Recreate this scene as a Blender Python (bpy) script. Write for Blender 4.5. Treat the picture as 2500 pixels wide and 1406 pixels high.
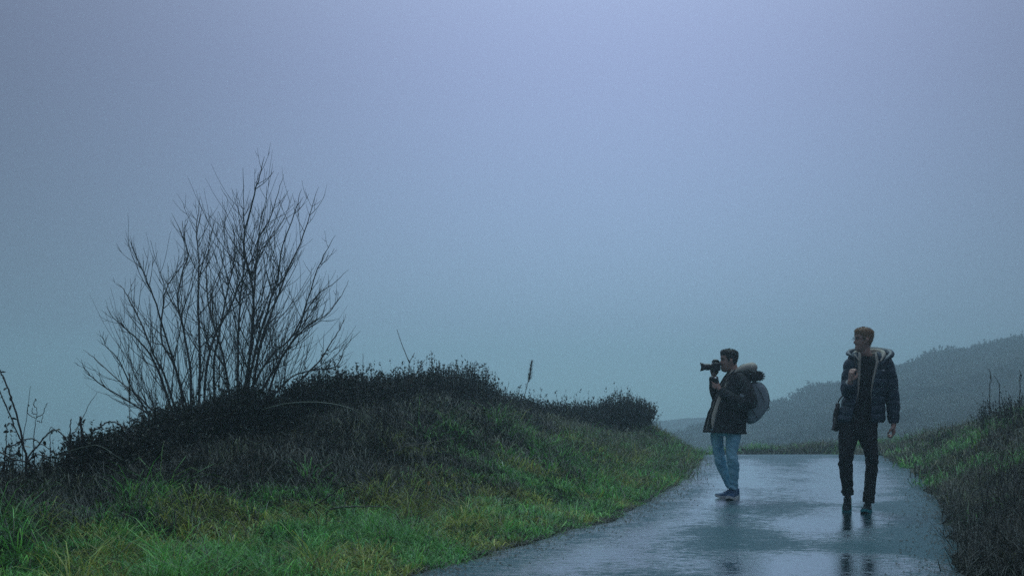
import bpy, bmesh, math, random
import numpy as np
from mathutils import Vector, Matrix, noise as mnoise

for o in list(bpy.data.objects):
    bpy.data.objects.remove(o)
scene = bpy.context.scene
R = math.radians
PI = math.pi

# ------------------------------------------------------------------ camera
CAM_H = 1.163                       # metres above the road
FPX = 3472.0                        # focal length in photograph pixels (50 mm on a 36 mm sensor)
HOR = 967.0                         # row of the road plane's horizon
cam_d = bpy.data.cameras.new('camera_lens')
cam_d.lens = 50.0
cam_d.sensor_width = 36.0
cam_d.shift_y = (HOR - 703.0) / 2500.0
cam_d.clip_end = 2000.0
cam = bpy.data.objects.new('viewpoint', cam_d)
cam.location = (0, 0, CAM_H)
cam.rotation_euler = (R(90), 0, 0)
scene.collection.objects.link(cam)
scene.camera = cam

# ------------------------------------------------------------------ sky and light (overcast dusk in fog)
SUN_AZ = 4.0                        # degrees to the right of the view direction
SUN_EL = 60.0
sun_dir = Vector((math.sin(R(SUN_AZ)) * math.cos(R(SUN_EL)), math.cos(R(SUN_AZ)) * math.cos(R(SUN_EL)), math.sin(R(SUN_EL))))
world = bpy.data.worlds.new('World')
scene.world = world
world.use_nodes = True
nt = world.node_tree
nt.nodes.clear()
W = nt.nodes.new
out = W('ShaderNodeOutputWorld')
bg = W('ShaderNodeBackground')
bg.inputs['Strength'].default_value = 0.1
sky = W('ShaderNodeTexSky')
sky.sky_type = 'NISHITA'
sky.sun_disc = False
sky.sun_elevation = R(SUN_EL)
sky.sun_rotation = R(SUN_AZ)
sky.dust_density = 4.0
sky.air_density = 1.5
sky.ozone_density = 3.0
tc = W('ShaderNodeTexCoord')
nrm = W('ShaderNodeVectorMath'); nrm.operation = 'NORMALIZE'
nt.links.new(tc.outputs['Generated'], nrm.inputs[0])
sep = W('ShaderNodeSeparateXYZ')
nt.links.new(nrm.outputs[0], sep.inputs[0])
def wmath(op, a, b=None, clamp=False):
    n = W('ShaderNodeMath'); n.operation = op; n.use_clamp = clamp
    for i, v in enumerate((a, b)):
        if v is None: continue
        if isinstance(v, (int, float)): n.inputs[i].default_value = v
        else: nt.links.new(v, n.inputs[i])
    return n.outputs[0]
# overcast luminance: darker at the horizon, overhead steepened to brighten the ground
zpos = wmath('MAXIMUM', sep.outputs['Z'], 0.0)
zenith_lift = wmath('ADD', wmath('MULTIPLY', wmath('POWER', zpos, 1.5), 4.0), 1.0)
# broad brighter sky lobe added low ahead, so the sides dim like a vignette
dot = W('ShaderNodeVectorMath'); dot.operation = 'DOT_PRODUCT'
nt.links.new(nrm.outputs[0], dot.inputs[0])
dot.inputs[1].default_value = Vector((math.sin(R(4)) * math.cos(R(15)), math.cos(R(4)) * math.cos(R(15)), math.sin(R(15))))
ang2 = wmath('MULTIPLY', wmath('SUBTRACT', 1.0, dot.outputs['Value']), 2.0)      # about angle squared
glow = wmath('EXPONENT', wmath('MULTIPLY', ang2, -1.0 / (R(18.0) ** 2)))
lum = wmath('MULTIPLY', zenith_lift, wmath('ADD', wmath('MULTIPLY', glow, 0.78), 0.28))
ramp = W('ShaderNodeValToRGB')
ramp.color_ramp.interpolation = 'B_SPLINE'
ramp.color_ramp.elements[0].position = 0.0
ramp.color_ramp.elements[0].color = (0.480, 0.920, 1.000, 1)
ramp.color_ramp.elements[1].position = 1.0
ramp.color_ramp.elements[1].color = (0.330, 0.390, 0.440, 1)
for pos_, c_ in ((0.05, (0.320, 0.490, 0.770, 1)), (0.19, (0.208, 0.250, 0.440, 1)), (0.30, (0.212, 0.258, 0.430, 1))):
    e = ramp.color_ramp.elements.new(pos_); e.color = c_
nt.links.new(zpos, ramp.inputs[0])
sc = W('ShaderNodeVectorMath'); sc.operation = 'SCALE'
nt.links.new(ramp.outputs[0], sc.inputs[0])
nt.links.new(wmath('MULTIPLY', lum, 10.0), sc.inputs['Scale'])
mixn = W('ShaderNodeMix'); mixn.data_type = 'RGBA'
mixn.inputs[0].default_value = 0.06
nt.links.new(sc.outputs[0], mixn.inputs[6])
nt.links.new(sky.outputs[0], mixn.inputs[7])
nt.links.new(mixn.outputs[2], bg.inputs['Color'])
nt.links.new(bg.outputs[0], out.inputs['Surface'])

sun_d = bpy.data.lights.new('sun', 'SUN')
sun_d.energy = 1.5
sun_d.angle = R(36)
sun_d.color = (0.62, 0.92, 1.0)
sun = bpy.data.objects.new('sun', sun_d)
sun.rotation_euler = (-sun_dir).to_track_quat('-Z', 'Y').to_euler()
sun.location = (0, 0, 40)
scene.collection.objects.link(sun)

vs = scene.view_settings
vs.view_transform = 'Standard'
vs.look = 'None'
vs.exposure = 0.0
vs.gamma = 1.0
vs.use_curve_mapping = False
cy = scene.cycles
cy.max_bounces = 6
cy.diffuse_bounces = 2
cy.glossy_bounces = 3
cy.transmission_bounces = 3
cy.volume_bounces = 2
cy.transparent_max_bounces = 8
cy.use_denoising = False
cy.use_adaptive_sampling = True
cy.adaptive_threshold = 0.01
cy.sample_clamp_indirect = 4.0
cy.caustics_reflective = False
cy.caustics_refractive = False

# ------------------------------------------------------------------ helpers
rng = np.random.default_rng(11)
random.seed(5)
COL = scene.collection

def mesh_obj(name, verts, faces, mat=None, parent=None, smooth=False):
    me = bpy.data.meshes.new(name)
    me.from_pydata([tuple(v) for v in verts], [], [tuple(f) for f in faces])
    if smooth:
        me.polygons.foreach_set('use_smooth', [True] * len(me.polygons))
    me.update()
    ob = bpy.data.objects.new(name, me)
    if mat: me.materials.append(mat)
    COL.objects.link(ob)
    if parent: ob.parent = parent
    return ob

def np_mesh(name, V, F, mat=None, parent=None, smooth=False, colors=None):
    """V (n,3) array, F list of arrays (m,k) of equal-size faces."""
    me = bpy.data.meshes.new(name)
    V = np.ascontiguousarray(V, dtype=np.float32)
    me.vertices.add(len(V)); me.vertices.foreach_set('co', V.ravel())
    tot = sum(f.size for f in F)
    loops = np.concatenate([np.asarray(f, dtype=np.int32).ravel() for f in F])
    sizes = np.concatenate([np.full(len(f), f.shape[1], dtype=np.int32) for f in F])
    starts = np.concatenate([[0], np.cumsum(sizes)[:-1]]).astype(np.int32)
    me.loops.add(tot); me.loops.foreach_set('vertex_index', loops)
    me.polygons.add(len(sizes)); me.polygons.foreach_set('loop_start', starts)
    if smooth: me.polygons.foreach_set('use_smooth', np.ones(len(sizes), dtype=bool))
    if colors is not None:
        at = me.color_attributes.new('Col', 'FLOAT_COLOR', 'POINT')
        c = np.ones((len(V), 4), dtype=np.float32); c[:, :3] = colors
        at.data.foreach_set('color', c.ravel())
    me.update(calc_edges=True)
    if mat: me.materials.append(mat)
    ob = bpy.data.objects.new(name, me)
    COL.objects.link(ob)
    if parent: ob.parent = parent
    return ob

def empty(name, loc=(0, 0, 0)):
    o = bpy.data.objects.new(name, None)
    o.empty_display_size = 0.1
    o.location = loc
    COL.objects.link(o)
    return o

def tag(o, label=None, cat=None, group=None, kind=None):
    if label: o['label'] = label
    if cat: o['category'] = cat
    if group: o['group'] = group
    if kind: o['kind'] = kind
    return o

def smooth(a, b, x):
    t = np.clip((np.asarray(x, float) - a) / (b - a), 0, 1)
    return t * t * (3 - 2 * t)

# value noise (vectorised)
_tab = np.random.default_rng(3).random((256, 256))
def vnoise(x, y, s=1.0, seed=0):
    x = np.asarray(x, float) * s + 37.7 * seed + 500; y = np.asarray(y, float) * s + 91.3 * seed + 500
    xi = np.floor(x).astype(int); yi = np.floor(y).astype(int)
    fx = x - xi; fy = y - yi
    fx = fx * fx * (3 - 2 * fx); fy = fy * fy * (3 - 2 * fy)
    g = lambda a, b: _tab[a & 255, b & 255]
    return (g(xi, yi) * (1 - fx) + g(xi + 1, yi) * fx) * (1 - fy) + (g(xi, yi + 1) * (1 - fx) + g(xi + 1, yi + 1) * fx) * fy

# ---- materials
def mat_new(name):
    m = bpy.data.materials.new(name); m.use_nodes = True
    n = m.node_tree; b = n.nodes['Principled BSDF']
    return m, n, b

def mat_plain(name, color, rough=0.6, var=0.25, scale=30.0, bump=0.0, bump_scale=120.0, spec=0.4, metal=0.0):
    m, n, b = mat_new(name)
    tcn = n.nodes.new('ShaderNodeTexCoord')
    nz = n.nodes.new('ShaderNodeTexNoise'); nz.inputs['Scale'].default_value = scale; nz.inputs['Detail'].default_value = 4
    n.links.new(tcn.outputs['Object'], nz.inputs['Vector'])
    rp = n.nodes.new('ShaderNodeValToRGB')
    rp.color_ramp.elements[0].position = 0.25; rp.color_ramp.elements[1].position = 0.75
    rp.color_ramp.elements[0].color = tuple(max(0, c * (1 - var)) for c in color) + (1,)
    rp.color_ramp.elements[1].color = tuple(min(1, c * (1 + var)) for c in color) + (1,)
    n.links.new(nz.outputs[0], rp.inputs[0]); n.links.new(rp.outputs[0], b.inputs['Base Color'])
    b.inputs['Roughness'].default_value = rough
    b.inputs['Specular IOR Level'].default_value = spec
    b.inputs['Metallic'].default_value = metal
    if bump:
        n2 = n.nodes.new('ShaderNodeTexNoise'); n2.inputs['Scale'].default_value = bump_scale; n2.inputs['Detail'].default_value = 3
        n.links.new(tcn.outputs['Object'], n2.inputs['Vector'])
        bp = n.nodes.new('ShaderNodeBump'); bp.inputs['Strength'].default_value = bump; bp.inputs['Distance'].default_value = 0.01
        n.links.new(n2.outputs[0], bp.inputs['Height']); n.links.new(bp.outputs[0], b.inputs['Normal'])
    return m

def mat_leafy(name, rough=0.45, spec=0.4, trans=0.25):
    """colour comes from each blade's own colour attribute"""
    m, n, b = mat_new(name)
    at = n.nodes.new('ShaderNodeAttribute'); at.attribute_name = 'Col'
    n.links.new(at.outputs['Color'], b.inputs['Base Color'])
    b.inputs['Roughness'].default_value = rough
    b.inputs['Specular IOR Level'].default_value = spec
    if trans:
        tr = n.nodes.new('ShaderNodeBsdfTranslucent')
        n.links.new(at.outputs['Color'], tr.inputs['Color'])
        mx = n.nodes.new('ShaderNodeMixShader'); mx.inputs[0].default_value = trans
        n.links.new(b.outputs[0], mx.inputs[1]); n.links.new(tr.outputs[0], mx.inputs[2])
        n.links.new(mx.outputs[0], n.nodes['Material Output'].inputs['Surface'])
    return m

# ------------------------------------------------------------------ ground shape
_EL = np.array([(-60, -22), (0, -4.2), (5, -2.0), (8, -1.15), (9.2, -0.68), (10.5, -0.24), (13.1, 0.80), (15.1, 1.35), (19, 2.19), (24, 3.07), (28.6, 3.87),
                (31, 4.1), (34, 3.7), (38, 2.3), (45, -1.8), (60, -13), (90, -40), (300, -240)], float)
_ER = np.array([(-60, -18), (0, 0.2), (5, 1.75), (9.2, 2.97), (10.8, 3.4), (14.8, 4.47), (17.3, 5.10), (22, 6.2), (28.8, 7.4), (32, 7.6), (36, 7.0),
                (41, 4.6), (48, 0), (62, -11), (92, -38), (300, -236)], float)
def _interp(tab, y):
    """smoothed piecewise-linear"""
    y = np.asarray(y, float)
    s = 0
    for d, w in ((-0.8, .2), (-0.4, .2), (0, .2), (0.4, .2), (0.8, .2)):
        s = s + w * np.interp(y + d, tab[:, 0], tab[:, 1])
    return s
edgeL = lambda y: _interp(_EL, y)
edgeR = lambda y: _interp(_ER, y)
def road_z(y):
    y = np.asarray(y, float)
    t = np.maximum(y - 27.0, 0)
    return np.where(t < 6, -0.009 * t * t, -0.009 * 36 - 0.108 * (t - 6)) * np.where(t > 40, 1.0, 1.0)

_HL = np.array([(0, .25), (8, .28), (10, .36), (11, .42), (12, .50), (13, .58), (14, .74), (15, .92), (16.5, 1.0), (18, 1.06), (20, 1.0), (22, .84), (24, .64), (26, .50), (27.5, .66), (28.8, .60), (31, .50), (40, .4), (300, .4)])
_WL = np.array([(0, 3.6), (11, 3.5), (15, 3.1), (20, 2.9), (24, 2.5), (26, 2.1), (28, 1.45), (31, 1.4), (40, 1.5), (300, 2)])
_HR = np.array([(0, .25), (9, .28), (11, .40), (15, .75), (18, .98), (20, 1.08), (23, .98), (26, .80), (30, .52), (33, .50), (36, .52), (41, .82), (46, .98), (60, 1.0), (300, .3)])

HILL_B = np.array([(-3000, 2600), (300, 1700), (900, 1300), (1300, 1150), (1600, 1075), (1750, 1030), (1876, 992), (1960, 968), (2070, 946), (2190, 903), (2300, 874), (2400, 856), (2500, 836), (2700, 800), (3000, 770), (3600, 745), (5000, 730)], float)
YB = 215.0
HILL_C = np.array([(-3000, 2400), (300, 1300), (900, 1120), (1200, 1060), (1450, 1032), (1580, 1022), (1750, 1010), (1900, 990), (2100, 960), (2500, 920), (3200, 880)], float)
YC = 400.0
def hill(x, y, tab, yr, front, back, base):
    px = 1250 + FPX * x / yr
    py = np.interp(px, tab[:, 0], tab[:, 1]) + 6.0
    top = CAM_H + (HOR - py) * yr / FPX
    k = np.where(y < yr, np.clip((y - front) / (yr - front), 0, 1), np.clip(1 - (y - yr) / back, 0, 1))
    k = np.where(y < yr, np.sin(k * PI / 2) ** 0.9, k * k * (3 - 2 * k))
    bs = np.where(y < yr, base, np.minimum(base, -30.0))
    return bs + (top - bs) * k

def ground(x, y, fine=True):
    x = np.asarray(x, float); y = np.asarray(y, float)
    el = edgeL(y); er = edgeR(y); rz = road_z(y)
    uL = el - x; uR = x - er
    # left bank
    H = np.interp(y, _HL[:, 0], _HL[:, 1]); Wd = np.interp(y, _WL[:, 0], _WL[:, 1])
    n1 = vnoise(x, y, 0.9, 1) - .5; n2 = vnoise(x, y, 2.6, 2) - .5
    t = np.clip(uL / Wd, 0, 1)
    flat = np.interp(y, (8, 12, 16, 26), (0.42, 0.34, 0.14, 0.03))
    prof = smooth(flat, 1.0, t) * 0.86 + 0.14 * smooth(0, .4, t)
    zl = H * prof
    over = np.maximum(uL - Wd - 0.5, 0)
    zl = zl - 0.28 * over * smooth(0, 2, over)
    zl = np.maximum(zl, -29 + 0.4 * n1)
    # the valley side past the crest falls away
    past = np.maximum(y - 31, 0)
    zl = np.where(uL > 0, zl - 0.05 * past, zl)
    # right bank
    Hr = np.interp(y, _HR[:, 0], _HR[:, 1])
    tr = np.clip(uR / 2.4, 0, 1)
    zr = Hr * (smooth(.06, 1, tr) * .9 + .1 * smooth(0, .3, tr)) + 0.10 * np.clip(uR - 2.2, 0, 20) * smooth(34, 24, y)
    amp = smooth(0.05, 0.9, np.maximum(uL, uR))
    bumps = amp * (0.16 * n1 + 0.10 * n2)
    z = rz + np.where(uL > 0, zl, np.where(uR > 0, zr, 0)) + bumps
    z = np.where((uL <= 0) & (uR <= 0), rz, z)
    # hills behind
    side = smooth(0.2, 3.0, uR)
    hb = hill(x, y, HILL_B, YB, 33.0, 110.0, -2.0) + 0.35 * (vnoise(x, y, .22, 5) - .5)
    hc = hill(x, y, HILL_C, YC, 230.0, 40.0, -30.0) + 0.8 * (vnoise(x, y, .12, 6) - .5)
    far = smooth(30, 34, y)
    z = np.where((uR > 0) & (y > 30), np.maximum(z, z * (1 - far * side) + far * side * np.maximum(hb, z)), z)
    z = np.where(y > 228, np.maximum(z, hc), z)
    return np.clip(z, -31, 13.0)

def G(x, y):
    return float(ground(np.array([x]), np.array([y]))[0])

def grid_axis(knots):
    out_ = [knots[0][0]]
    for (a, step), (b, _) in zip(knots[:-1], knots[1:]):
        n = max(1, int(round((b - a) / step)))
        out_ += list(np.linspace(a, b, n + 1)[1:])
    return np.array(out_)

gx = grid_axis([(-420, 16), (-64, 4), (-24, 1.0), (-10, 0.16), (10, 0.3), (16, 1.0), (40, 4), (80, 8), (140, 16), (420, 16)])
gy = grid_axis([(-80, 8), (-48, 4), (-8, 1), (6, 0.16), (32, 0.5), (120, 2.5), (200, 8), (420, 8)])
GX, GY = np.meshgrid(gx, gy)
GZ = ground(GX, GY)
inroad = (GX > edgeL(GY) - 0.0) & (GX < edgeR(GY))
GZ = GZ - np.where(inroad, 0.05, 0)
nx, ny = len(gx), len(gy)
idx = np.arange(nx * ny).reshape(ny, nx)
faces = np.stack([idx[:-1, :-1].ravel(), idx[:-1, 1:].ravel(), idx[1:, 1:].ravel(), idx[1:, :-1].ravel()], 1)

def ground_material():
    m, n, b = mat_new('moorland soil and thatch')
    tcn = n.nodes.new('ShaderNodeTexCoord')
    a = n.nodes.new('ShaderNodeTexNoise'); a.inputs['Scale'].default_value = 1.4; a.inputs['Detail'].default_value = 8; a.inputs['Roughness'].default_value = .7
    n.links.new(tcn.outputs['Object'], a.inputs['Vector'])
    rp = n.nodes.new('ShaderNodeValToRGB')
    rp.color_ramp.elements[0].position = .3; rp.color_ramp.elements[0].color = (.006, .007, .004, 1)
    rp.color_ramp.elements[1].position = .72; rp.color_ramp.elements[1].color = (.012, .018, .007, 1)
    e = rp.color_ramp.elements.new(.52); e.color = (.010, .011, .006, 1)
    n.links.new(a.outputs[0], rp.inputs[0]); n.links.new(rp.outputs[0], b.inputs['Base Color'])
    b.inputs['Roughness'].default_value = .95
    b.inputs['Specular IOR Level'].default_value = .05
    bn = n.nodes.new('ShaderNodeTexNoise'); bn.inputs['Scale'].default_value = 22; bn.inputs['Detail'].default_value = 6
    n.links.new(tcn.outputs['Object'], bn.inputs['Vector'])
    bp = n.nodes.new('ShaderNodeBump'); bp.inputs['Strength'].default_value = .8; bp.inputs['Distance'].default_value = .05
    n.links.new(bn.outputs[0], bp.inputs['Height']); n.links.new(bp.outputs[0], b.inputs['Normal'])
    return m
gnd = np_mesh('ground', np.stack([GX.ravel(), GY.ravel(), GZ.ravel()], 1), [faces], ground_material(), smooth=True)
tag(gnd, 'dark rough moorland ground with grassy banks beside the lane', 'ground', kind='structure')

# ------------------------------------------------------------------ the lane
def road_material():
    m, n, b = mat_new('wet asphalt')
    L = n.links.new
    N = lambda t: n.nodes.new(t)
    tcn = N('ShaderNodeTexCoord')
    def noise_(scale, detail=4, rough=.55, mapping=None, seed=0.0):
        x = N('ShaderNodeTexNoise'); x.inputs['Scale'].default_value = scale; x.inputs['Detail'].default_value = detail; x.inputs['Roughness'].default_value = rough
        mp = N('ShaderNodeMapping'); mp.inputs['Location'].default_value = (seed, seed * 1.7, 0)
        if mapping: mp.inputs['Scale'].default_value = mapping
        mp.inputs['Rotation'].default_value = (0, 0, R(13))
        L(tcn.outputs['Object'], mp.inputs['Vector']); L(mp.outputs[0], x.inputs['Vector'])
        return x.outputs[0]
    def mth(op, a, b_=None, clamp=False):
        x = N('ShaderNodeMath'); x.operation = op; x.use_clamp = clamp
        for i, v in enumerate((a, b_)):
            if v is None: continue
            if isinstance(v, (int, float)): x.inputs[i].default_value = v
            else: L(v, x.inputs[i])
        return x.outputs[0]
    def ss(a, lo, hi):
        x = N('ShaderNodeMapRange'); x.interpolation_type = 'SMOOTHSTEP'
        x.inputs['From Min'].default_value = lo; x.inputs['From Max'].default_value = hi
        L(a, x.inputs['Value']); return x.outputs[0]
    at = N('ShaderNodeAttribute'); at.attribute_name = 'wet'      # standing water depth from the lane's own dips
    big = noise_(0.55, 5, .6, (1.0, 0.8, 1), 3.1)
    mid = noise_(2.2, 5, .65, (1.0, 0.7, 1), 9.0)
    strk = noise_(7.5, 4, .7, (.55, 1.5, 1), 4.0)
    level = mth('ADD', mth('ADD', mth('ADD', at.outputs['Fac'], mth('MULTIPLY', mth('SUBTRACT', strk, .5), 1.3)), mth('MULTIPLY', mth('SUBTRACT', big, .5), 1.1)), mth('MULTIPLY', mth('SUBTRACT', mid, .5), .85))
    grn = noise_(22, 5, .8, (.8, 1.0, 1), 2.0)
    level = mth('ADD', level, mth('MULTIPLY', mth('SUBTRACT', grn, .5), 2.2))
    wet = ss(level, 0.22, 0.72)
    fine = noise_(95, 3, .6)
    grit = noise_(260, 2, .5, None, 5)
    col = N('ShaderNodeValToRGB')  # asphalt colour carries the teal of reflected sky, in dry and wet parts
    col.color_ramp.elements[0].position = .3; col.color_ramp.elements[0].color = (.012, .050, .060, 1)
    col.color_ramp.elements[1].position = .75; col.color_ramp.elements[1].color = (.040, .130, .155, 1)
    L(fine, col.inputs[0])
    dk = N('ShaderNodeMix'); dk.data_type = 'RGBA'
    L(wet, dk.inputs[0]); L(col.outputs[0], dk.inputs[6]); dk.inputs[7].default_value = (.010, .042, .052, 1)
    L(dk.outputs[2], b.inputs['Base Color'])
    mr = N('ShaderNodeMapRange'); mr.inputs['To Min'].default_value = .32; mr.inputs['To Max'].default_value = .09
    L(wet, mr.inputs['Value']); L(mr.outputs[0], b.inputs['Roughness'])
    b.inputs['IOR'].default_value = 1.36
    b.inputs['Specular Tint'].default_value = (.55, .94, 1.0, 1)
    sp = N('ShaderNodeMapRange'); sp.inputs['To Min'].default_value = .14; sp.inputs['To Max'].default_value = .5
    L(wet, sp.inputs['Value']); L(sp.outputs[0], b.inputs['Specular IOR Level'])
    hgt = mth('ADD', mth('MULTIPLY', fine, 1.0), mth('MULTIPLY', grit, .7))
    bp = N('ShaderNodeBump'); bp.inputs['Distance'].default_value = .012
    st = N('ShaderNodeMapRange'); st.inputs['To Min'].default_value = .75; st.inputs['To Max'].default_value = .06
    L(wet, st.inputs['Value']); L(st.outputs[0], bp.inputs['Strength']); L(hgt, bp.inputs['Height'])
    rip = noise_(15, 3, .6, (.7, 1.2, 1), 7.0)
    b2 = N('ShaderNodeBump'); b2.inputs['Distance'].default_value = .02; b2.inputs['Strength'].default_value = .10
    L(rip, b2.inputs['Height']); L(bp.outputs[0], b2.inputs['Normal'])
    L(b2.outputs[0], b.inputs['Normal']); L(b2.outputs[0], b.inputs['Coat Normal'])
    L(wet, b.inputs['Coat Weight']); L(mr.outputs[0], b.inputs['Coat Roughness']); b.inputs['Coat IOR'].default_value = 1.45
    return m

ry = grid_axis([(-40, 2), (4, .12), (36, .5), (60, 2), (120, 2)])
rt = np.linspace(0, 1, 41)
RT, RY = np.meshgrid(rt, ry)
wob = 0.10 * (vnoise(RY, RY * 0, 1.7, 11) - .5) * 2 + .06 * (vnoise(RY, RY * 0, 5.0, 12) - .5) * 2
wobR = 0.10 * (vnoise(RY, RY * 0, 1.5, 13) - .5) * 2 + .05 * (vnoise(RY, RY * 0, 4.5, 14) - .5) * 2
RX = (edgeL(RY) + wob) * (1 - RT) + (edgeR(RY) + wobR) * RT
RZ = road_z(RY) + 0.004 + 0.02 * (1 - (2 * RT - 1) ** 2) * 0.6 - 0.02 * ((RT < .001) | (RT > .999))
# standing water: the near pool across the lane, wheel tracks, the low left edge
def blob(x0, y0, sx, sy, x, y):
    return np.exp(-(((x - x0) / sx) ** 2 + ((y - y0) / sy) ** 2))
wet = 0.15 + 0 * RX
wet += 0.75 * blob(2.2, 9.6, 1.5, 0.75, RX, RY) + 0.6 * blob(2.75, 12.9, .75, .9, RX, RY) + .45 * blob(1.2, 10.8, 1.3, .8, RX, RY)
wet += .5 * blob(4.2, 19.5, 1.5, 3.0, RX, RY) + .45 * blob(3.4, 16.2, .7, 2.2, RX, RY) + .35 * blob(5.4, 23, 1.4, 2.0, RX, RY)
wet += .42 * np.exp(-((RT - .24) / .09) ** 2) + .34 * np.exp(-((RT - .68) / .09) ** 2) - .15 * np.exp(-((RT - .46) / .08) ** 2)
wet += .25 * smooth(.14, .02, RT) + .45 * blob(3.40, 13.7, .45, .7, RX, RY) + .35 * blob(2.45, 15.4, .45, .7, RX, RY)
wet -= .45 * blob(2.5, 10.9, 1.5, .40, RX, RY) + .45 * blob(4.0, 12.8, .8, 2.2, RX, RY) + .35 * blob(3.6, 15.0, 1.0, .5, RX, RY) + .3 * smooth(.80, .97, RT) + .4 * blob(5.5, 27.5, 3, 1.3, RX, RY)
n_y, n_x = RX.shape
ridx = np.arange(n_x * n_y).reshape(n_y, n_x)
rf = np.stack([ridx[:-1, :-1].ravel(), ridx[:-1, 1:].ravel(), ridx[1:, 1:].ravel(), ridx[1:, :-1].ravel()], 1)
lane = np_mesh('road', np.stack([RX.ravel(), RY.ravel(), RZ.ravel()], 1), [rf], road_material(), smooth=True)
wa = lane.data.attributes.new('wet', 'FLOAT', 'POINT')
wa.data.foreach_set('value', wet.ravel().astype(np.float32))
tag(lane, 'narrow wet asphalt lane with puddles curving over a crest', 'road', kind='structure')

# ------------------------------------------------------------------ vegetation
def at(px, py, Y):
    return Vector(((px - 1250.0) * Y / FPX, Y, CAM_H + (HOR - py) * Y / FPX))

def blades(P, az, L, Wd, th0, th1, col, seg=2):
    """numpy grass: returns V, faces list, colours. P (n,3)"""
    n = len(P)
    h = np.stack([np.cos(az), np.sin(az), 0 * az], 1)
    up = np.array([0, 0, 1.0])
    wa_ = az + PI / 2 + rng.normal(0, .5, n)
    w = np.stack([np.cos(wa_), np.sin(wa_), 0 * az], 1)
    pts = [P]
    for k in range(seg):
        th = th0 + (th1 - th0) * (k / max(1, seg - 1))
        d = np.sin(th)[:, None] * h + np.cos(th)[:, None] * up
        pts.append(pts[-1] + d * (L / seg)[:, None])
    V = []
    for k in range(seg):
        ww = w * (Wd * (1 - 0.75 * k / seg) * .5)[:, None]
        V += [pts[k] - ww, pts[k] + ww]
    V.append(pts[-1])
    m = len(V)
    V = np.stack(V, 1).reshape(-1, 3)
    b = (np.arange(n) * m)[:, None]
    F = []
    if seg > 1:
        q = np.concatenate([b + np.array([[2 * k, 2 * k + 1, 2 * k + 3, 2 * k + 2]]) for k in range(seg - 1)], 0)
        F.append(q)
    F.append(b + np.array([[2 * seg - 2, 2 * seg - 1, 2 * seg]]))
    C = np.repeat(col, m, axis=0)
    return V, F, C

def merge(parts):
    Vs, Fs, Cs, off = [], {}, [], 0
    for V, F, C in parts:
        Vs.append(V); Cs.append(C)
        for f in F: Fs.setdefault(f.shape[1], []).append(f + off)
        off += len(V)
    return np.concatenate(Vs), [np.concatenate(v) for v in Fs.values()], np.concatenate(Cs)

def lerp_cols(cols, n, jitter=.25):
    cols = np.array(cols); i = rng.integers(0, len(cols), n); j = rng.integers(0, len(cols), n); t = rng.random(n)[:, None]
    c = cols[i] * (1 - t) + cols[j] * t
    return c * (1 + rng.normal(0, jitter, n).clip(-.6, .8))[:, None]

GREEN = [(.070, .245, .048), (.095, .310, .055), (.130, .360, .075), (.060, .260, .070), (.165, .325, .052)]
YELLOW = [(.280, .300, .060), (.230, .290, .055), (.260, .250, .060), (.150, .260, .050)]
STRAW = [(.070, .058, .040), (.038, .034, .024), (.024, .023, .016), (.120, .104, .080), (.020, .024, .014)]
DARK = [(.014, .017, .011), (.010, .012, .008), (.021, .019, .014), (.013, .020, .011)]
PALE = [(.30, .36, .30), (.24, .33, .25)]
OLIVE = [(.060, .085, .030), (.085, .090, .035), (.050, .075, .030), (.11, .105, .05)]

M_grass = mat_leafy('grass blades', .45, .18, .35)
M_dead = mat_leafy('dead grass', .55, .3, .25)
M_heather = mat_leafy('heather leaves', .6, .25, .1)

def tufts(centres, per, spread, Lrange, wrange, lean, droop, palettes, weights_of, seg=2):
    """grass tufts: each centre throws a fan of blades outward"""
    n = len(centres) * per
    cid = np.repeat(np.arange(len(centres)), per)
    a = rng.random(n) * 2 * PI
    rad = np.abs(rng.normal(0, 1, n)) * spread
    xy = centres[cid] + np.stack([np.cos(a), np.sin(a)], 1) * rad[:, None]
    z = ground(xy[:, 0], xy[:, 1])
    P = np.column_stack([xy, z - .01])
    az = a + rng.normal(0, .7, n)
    size = rng.uniform(.55, 1.45, len(centres))[cid]
    tone = np.exp(rng.normal(0, .28, len(centres)))[cid]
    L = rng.uniform(*Lrange, n) * size
    Wd = rng.uniform(*wrange, n)
    th0 = np.clip(np.abs(rng.normal(lean, .22, n)), 0, 1.3)
    th1 = th0 + np.abs(rng.normal(droop, .35, n))
    k = weights_of(centres)          # palette index per tuft
    col = np.zeros((n, 3))
    for i, pal in enumerate(palettes):
        s = k[cid] == i
        if s.any(): col[s] = lerp_cols(pal, int(s.sum()))
    col *= tone[:, None]
    # a few dry blades in every tuft
    dry = rng.random(n) < .06
    col[dry] = lerp_cols(STRAW, int(dry.sum()))
    return blades(P, az, L, Wd, th0, th1, col, seg)

def sample(n, x0, x1, y0, y1, keep):
    """scatter denser towards the camera"""
    y = y0 * (y1 / y0) ** rng.random(n) if y0 > 0 else rng.uniform(y0, y1, n)
    x = rng.uniform(x0, x1, n)
    k = keep(x, y)
    s = rng.random(n) < k
    return np.stack([x[s], y[s]], 1)

def frame_ok(x, y, pad=120):
    px = 1250 + FPX * x / y
    return (px > -pad) & (px < 2500 + pad)

def tL(x, y):
    return (edgeL(y) - x) / np.interp(y, _WL[:, 0], _WL[:, 1])

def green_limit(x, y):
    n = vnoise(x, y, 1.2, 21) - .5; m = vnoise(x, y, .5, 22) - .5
    return np.interp(y, (8, 10.5, 12, 13.5, 16, 20, 25, 30), (.86, .84, .78, .64, .54, .56, .70, .85)) + .26 * n + .18 * m

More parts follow.
